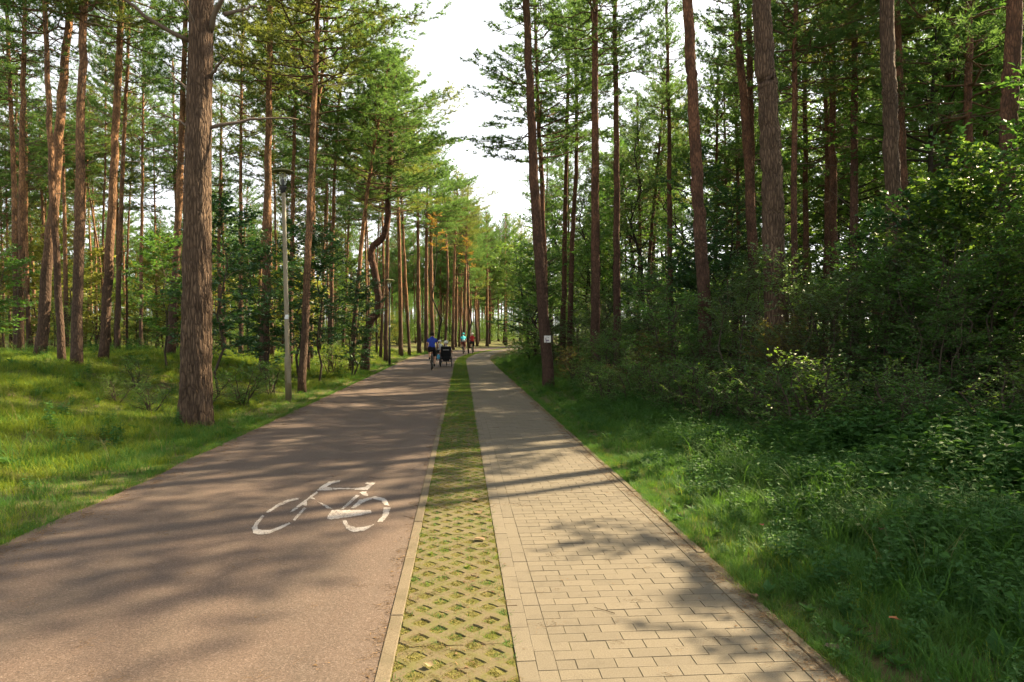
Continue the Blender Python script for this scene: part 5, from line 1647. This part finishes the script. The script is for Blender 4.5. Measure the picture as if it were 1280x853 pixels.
def person(label, loc, rz, top, bottom, hat, pose='ride', s=1.0, bare_arms=True, group='riders on the cycle path'):
    t = thing('person', label, 'person', loc, rz, group)
    t.scale = (s, s, s)
    J = {}
    V = []; E = []; R = []
    def v(name, p, r_, link=None):
        J[name] = len(V); V.append(p); R.append(r_)
        if link is not None:
            E.append((J[link], J[name]))
    if pose == 'ride':
        v('pelvis', (0, -0.25, 1.00), 0.145)
        v('waist', (0, -0.17, 1.16), 0.135, 'pelvis'); v('chest', (0, -0.05, 1.36), 0.155, 'waist'); v('neckbase', (0, 0.03, 1.475), 0.085, 'chest')
        v('neck', (0, 0.06, 1.54), 0.055, 'neckbase'); v('head', (0, 0.09, 1.64), 0.092, 'neck'); v('crown', (0, 0.09, 1.73), 0.075, 'head')
        for sx in (-1, 1):
            k = 'L' if sx < 0 else 'R'
            v('sh' + k, (sx * 0.18, -0.01, 1.41), 0.060, 'chest'); v('el' + k, (sx * 0.235, 0.05, 1.19), 0.044, 'sh' + k)
            v('wr' + k, (sx * 0.265, 0.22, 1.06), 0.030, 'el' + k); v('ha' + k, (sx * 0.275, 0.275, 1.045), 0.032, 'wr' + k)
            down = sx > 0
            v('hp' + k, (sx * 0.10, -0.21, 0.95), 0.105, 'pelvis')
            v('kn' + k, (sx * 0.12, 0.12, 0.60) if down else (sx * 0.12, 0.13, 0.82), 0.062, 'hp' + k)
            v('ca' + k, (sx * 0.115, 0.055, 0.42) if down else (sx * 0.115, 0.02, 0.68), 0.056, 'kn' + k)
            v('an' + k, (sx * 0.11, -0.07, 0.22) if down else (sx * 0.11, -0.17, 0.54), 0.038, 'ca' + k)
            v('to' + k, (sx * 0.11, 0.07, 0.165) if down else (sx * 0.11, -0.04, 0.485), 0.036, 'an' + k)
    else:
        v('pelvis', (0, 0.0, 0.62), 0.15)
        v('waist', (0, -0.04, 0.78), 0.135, 'pelvis'); v('chest', (0, -0.10, 0.98), 0.155, 'waist'); v('neckbase', (0, -0.10, 1.09), 0.085, 'chest')
        v('neck', (0, -0.09, 1.15), 0.055, 'neckbase'); v('head', (0, -0.07, 1.25), 0.092, 'neck'); v('crown', (0, -0.07, 1.33), 0.075, 'head')
        for sx in (-1, 1):
            k = 'L' if sx < 0 else 'R'
            v('sh' + k, (sx * 0.20, -0.08, 1.03), 0.062, 'chest'); v('el' + k, (sx * 0.30, 0.02, 0.82), 0.044, 'sh' + k)
            v('wr' + k, (sx * 0.27, 0.24, 0.80), 0.030, 'el' + k); v('ha' + k, (sx * 0.265, 0.30, 0.80), 0.032, 'wr' + k)
            v('hp' + k, (sx * 0.10, 0.05, 0.60), 0.105, 'pelvis'); v('kn' + k, (sx * 0.12, 0.45, 0.66), 0.062, 'hp' + k)
            v('ca' + k, (sx * 0.12, 0.55, 0.50), 0.056, 'kn' + k); v('an' + k, (sx * 0.12, 0.68, 0.33), 0.038, 'ca' + k); v('to' + k, (sx * 0.12, 0.78, 0.38), 0.036, 'an' + k)
    me = bpy.data.meshes.new('body'); me.from_pydata(V, E, [])
    o = bpy.data.objects.new('body', me); COL.objects.link(o)
    sk = o.modifiers.new('skin', 'SKIN'); sk.use_smooth_shade = True
    sd = me.skin_vertices[0].data
    for i, r_ in enumerate(R):
        sd[i].radius = (r_, r_)
    sd[0].use_root = True
    sub = o.modifiers.new('sub', 'SUBSURF'); sub.levels = 2; sub.render_levels = 2
    dg = bpy.context.evaluated_depsgraph_get()
    new = bpy.data.meshes.new_from_object(o.evaluated_get(dg))
    o.modifiers.clear(); o.data = new; o.name = 'body'
    bpy.data.meshes.remove(me)
    new.materials.clear()
    for m in ('skin', top, bottom, 'shoe'):
        new.materials.append(M[m])
    Vn = np.array(V); seg_mat = {}
    def nearest(c):
        best = (9, 0)
        for i, (a, b) in enumerate(E):
            pa, pb = Vn[a], Vn[b]
            u = np.clip(np.dot(c - pa, pb - pa) / np.dot(pb - pa, pb - pa), 0, 1)
            d = np.linalg.norm(c - pa - u * (pb - pa)) - (R[a] * (1 - u) + R[b] * u)
            if d < best[0]:
                best = (d, i, u)
        return best
    names = list(J)
    for p in new.polygons:
        c = np.array(p.center[:]); _, i, u = nearest(c)
        b = names[E[i][1]]
        if b in ('waist', 'chest', 'neckbase', 'shL', 'shR'): k = 1
        elif b.startswith('el'): k = 1 if (u < 0.55 or not bare_arms) else 0
        elif b.startswith('wr'): k = 0 if bare_arms else 1
        elif b.startswith('hp'): k = 2
        elif b.startswith('kn'): k = 2 if u < 0.82 else 0
        elif b.startswith('to') or (b.startswith('an') and u > 0.85): k = 3
        else: k = 0
        if b == 'waist' and u < 0.25: k = 2
        p.material_index = k
        p.use_smooth = True
    o.parent = t
    # fingers closed on the grips, ears, nose
    mb = MB()
    for k in 'LR':
        h = Vn[J['ha' + k]]; w = Vn[J['wr' + k]]; f = unit(h - w); sx = -1 if k == 'L' else 1
        for q in range(4):
            b = h + np.array([sx * (-0.03 + 0.02 * q), 0, 0.0]) + f * 0.02
            mb.tube([b, b + f * (0.035 - 0.003 * abs(q - 1)), b + f * 0.030 + np.array([0, 0, -0.028]), b + f * 0.006 + np.array([0, 0, -0.038])], [0.009, 0.009, 0.008, 0.007], 6)
        b = h + np.array([-sx * 0.035, 0, -0.005])
        mb.tube([b, b + np.array([-sx * 0.012, 0.02, -0.012]), b + np.array([-sx * 0.004, 0.035, -0.028])], [0.010, 0.009, 0.007], 6)
    obj('fingers', mb.build('fingers', M['skin']), t)
    hd = Vn[J['head']]
    mb = MB()
    for sx in (-1, 1):
        mb.tube([hd + np.array([sx * 0.075, -0.01, -0.03]), hd + np.array([sx * 0.092, -0.02, 0.0]), hd + np.array([sx * 0.085, -0.01, 0.03])], [0.010, 0.016, 0.010], 6)
    mb.tube([hd + np.array([0, 0.08, 0.02]), hd + np.array([0, 0.108, -0.015])], [0.008, 0.015], 6)
    obj('face_features', mb.build('face_features', M['skin']), t)
    # cap, hair or helmet
    prof = [(0.104, -0.035), (0.112, 0.0), (0.108, 0.05), (0.085, 0.095), (0.045, 0.118), (0.005, 0.122)] if 'helmet' in hat or 'cap' in hat else [(0.085, -0.085), (0.100, -0.04), (0.103, 0.01), (0.098, 0.05), (0.075, 0.088), (0.04, 0.105), (0.005, 0.108)]
    V2, F2 = lathe(prof, 18)
    V2 = np.array(V2); V2[:, 1] *= 1.15
    obj('hair' if 'hair' in hat else 'headwear', mesh('headwear', V2, F2, M[hat]), t, tuple(hd + np.array([0, -0.012, 0.02])))
    return t

def ride(px, py, back=0.52, s=1.0):
    p = on_ground(px, py)
    return Vector((p.x, p.y + back * s, 0.0))
p = ride(539.5, 463)
bicycle('bicycle ridden by the cyclist in the blue shirt', p, 0, 'bike_dark')
person('cyclist in blue shirt and dark shorts, seen from behind', p, 0, 'blue shirt', 'dark shorts', 'hair dark')
p = ride(579, 443.3)
bicycle('bicycle under the far rider in turquoise', p, 0.02, 'bike_dark')
person('far cyclist in turquoise shirt and rust shorts', p, 0.02, 'turquoise shirt', 'rust shorts', 'teal helmet')
bag = thing('waist_bag', 'pale bag on the back of the far rider in turquoise', 'bag', p + Vector((0.05, -0.34, 1.14)), 0)
mb = MB(); V, F = tube_arrays([(-0.13, 0, 0), (-0.10, 0, 0), (0.10, 0, 0), (0.13, 0, 0)], [0.04, 0.075, 0.075, 0.04], 10); V[:, 1] *= 0.6; mb.add(V, F)
obj('pouch', mb.build('pouch', plain('pale bag cloth', (0.5, 0.66, 0.70), 0.8)), bag)
mb = MB(); mb.tube(smooth_path([(-0.12, 0.0, 0), (-0.17, 0.10, 0.02), (-0.10, 0.20, 0.03)], 8), 0.012, 6); mb.tube(smooth_path([(0.12, 0.0, 0), (0.17, 0.10, 0.02), (0.10, 0.20, 0.03)], 8), 0.012, 6)
obj('strap', mb.build('strap', M['black_cloth']), bag)
p = ride(590.5, 442.6)
bicycle('bicycle under the far rider in red', p, -0.02, 'bike_dark')
person('far cyclist in red shirt and dark shorts wearing a pale cap', p, -0.02, 'red shirt', 'dark shorts', 'pale cap')
p = ride(549.5, 456.5, s=0.76)
bicycle('small bicycle half hidden left of the black three-wheeler', p, 0, 'bike_red', 0.76)
person('small rider with a pale cap beside the black three-wheeler', p, 0, 'grey top', 'dark shorts', 'pale cap', s=0.76)

def tricycle():
    p0 = on_ground(557.5, 459)
    p = Vector((p0.x, p0.y + 0.3, 0))
    t = thing('seat_tricycle', 'black low three-wheeler with a high black seat back', 'tricycle', p)
    for sx in (-1, 1):
        wheel(t, (sx * 0.28, -0.05, 0.25), 0.25, 0.026)
    wheel(t, (0, 1.25, 0.25), 0.25, 0.022)
    mb = MB()
    mb.tube([(-0.28, -0.05, 0.25), (0.28, -0.05, 0.25)], 0.018, 8)
    mb.tube(smooth_path([(0, -0.05, 0.25), (0, 0.4, 0.30), (0, 0.9, 0.36), (0, 1.2, 0.52)], 10), 0.026, 8)
    for sx in (-1, 1):
        mb.tube([(sx * 0.03, 1.2, 0.52), (sx * 0.05, 1.25, 0.25)], 0.012, 6)
        mb.tube([(sx * 0.22, -0.05, 0.25), (sx * 0.22, -0.10, 0.50)], 0.014, 6)
        mb.tube([(sx * 0.22, -0.10, 0.42), (sx * 0.24, -0.27, 1.03)], 0.014, 6)
    obj('frame', mb.build('frame', M['bike_dark']), t)
    def pad(name, c, d, rx, mat):
        bm = bmesh.new(); bmesh.ops.create_cube(bm, size=1)
        for v_ in bm.verts:
            v_.co = Vector((v_.co.x * d[0], v_.co.y * d[1], v_.co.z * d[2]))
        bmesh.ops.bevel(bm, geom=bm.edges[:], offset=min(d) * 0.35, segments=2, affect='EDGES')
        me = bpy.data.meshes.new(name); bm.to_mesh(me); bm.free(); me.materials.append(M[mat])
        return obj(name, me, t, c, (rx, 0, 0))
    pad('seat', (0, 0.08, 0.46), (0.48, 0.46, 0.10), 0.08, 'black_cloth')
    pad('backrest', (0, -0.22, 0.77), (0.52, 0.07, 0.54), 0.26, 'black_cloth')
    pad('reflective_band', (0, -0.285, 0.86), (0.30, 0.014, 0.05), 0.26, 'grey top')
    pad('luggage_box', (0, -0.26, 0.42), (0.50, 0.24, 0.24), 0.0, 'black_cloth')
    for sx in (-1, 1):
        mb = MB(); mb.tube(smooth_path([(sx * 0.24, 0.10, 0.46), (sx * 0.30, 0.2, 0.60), (sx * 0.28, 0.28, 0.78), (sx * 0.27, 0.32, 0.80)], 8), 0.013, 6)
        obj('steering_arm', mb.build('steering_arm', M['bike_dark']), t)
    mb = MB(); mb.tube([(-0.10, 0.93, 0.37), (0.10, 0.93, 0.37)], 0.012, 6); mb.box((-0.13, 0.93, 0.37), (0.08, 0.06, 0.02)); mb.box((0.13, 0.93, 0.37), (0.08, 0.06, 0.02))
    obj('crank', mb.build('crank', M['steel']), t)
    b = thing('saddle_bag', 'blue bag hanging at the left of the black three-wheeler', 'bag', p + Vector((-0.38, -0.26, 0.52)))
    bm = bmesh.new(); bmesh.ops.create_cube(bm, size=1)
    for v_ in bm.verts: v_.co = Vector((v_.co.x * 0.17 * (0.8 if v_.co.z > 0 else 1), v_.co.y * 0.12, v_.co.z * 0.24))
    bmesh.ops.bevel(bm, geom=bm.edges[:], offset=0.03, segments=2, affect='EDGES')
    me = bpy.data.meshes.new('bag_body'); bm.to_mesh(me); bm.free(); me.materials.append(M['blue bag']); obj('bag_body', me, b)
    mb = MB(); mb.tube(smooth_path([(-0.05, 0, 0.11), (0.02, 0, 0.2), (0.12, 0.0, 0.22)], 8), 0.008, 6); obj('strap', mb.build('strap', M['black_cloth']), b)
    q = person('person in a pale cap sitting low in the black three-wheeler', p + Vector((0, 0.06, -0.06)), 0, 'grey top', 'dark shorts', 'pale cap', pose='sit')
tricycle()
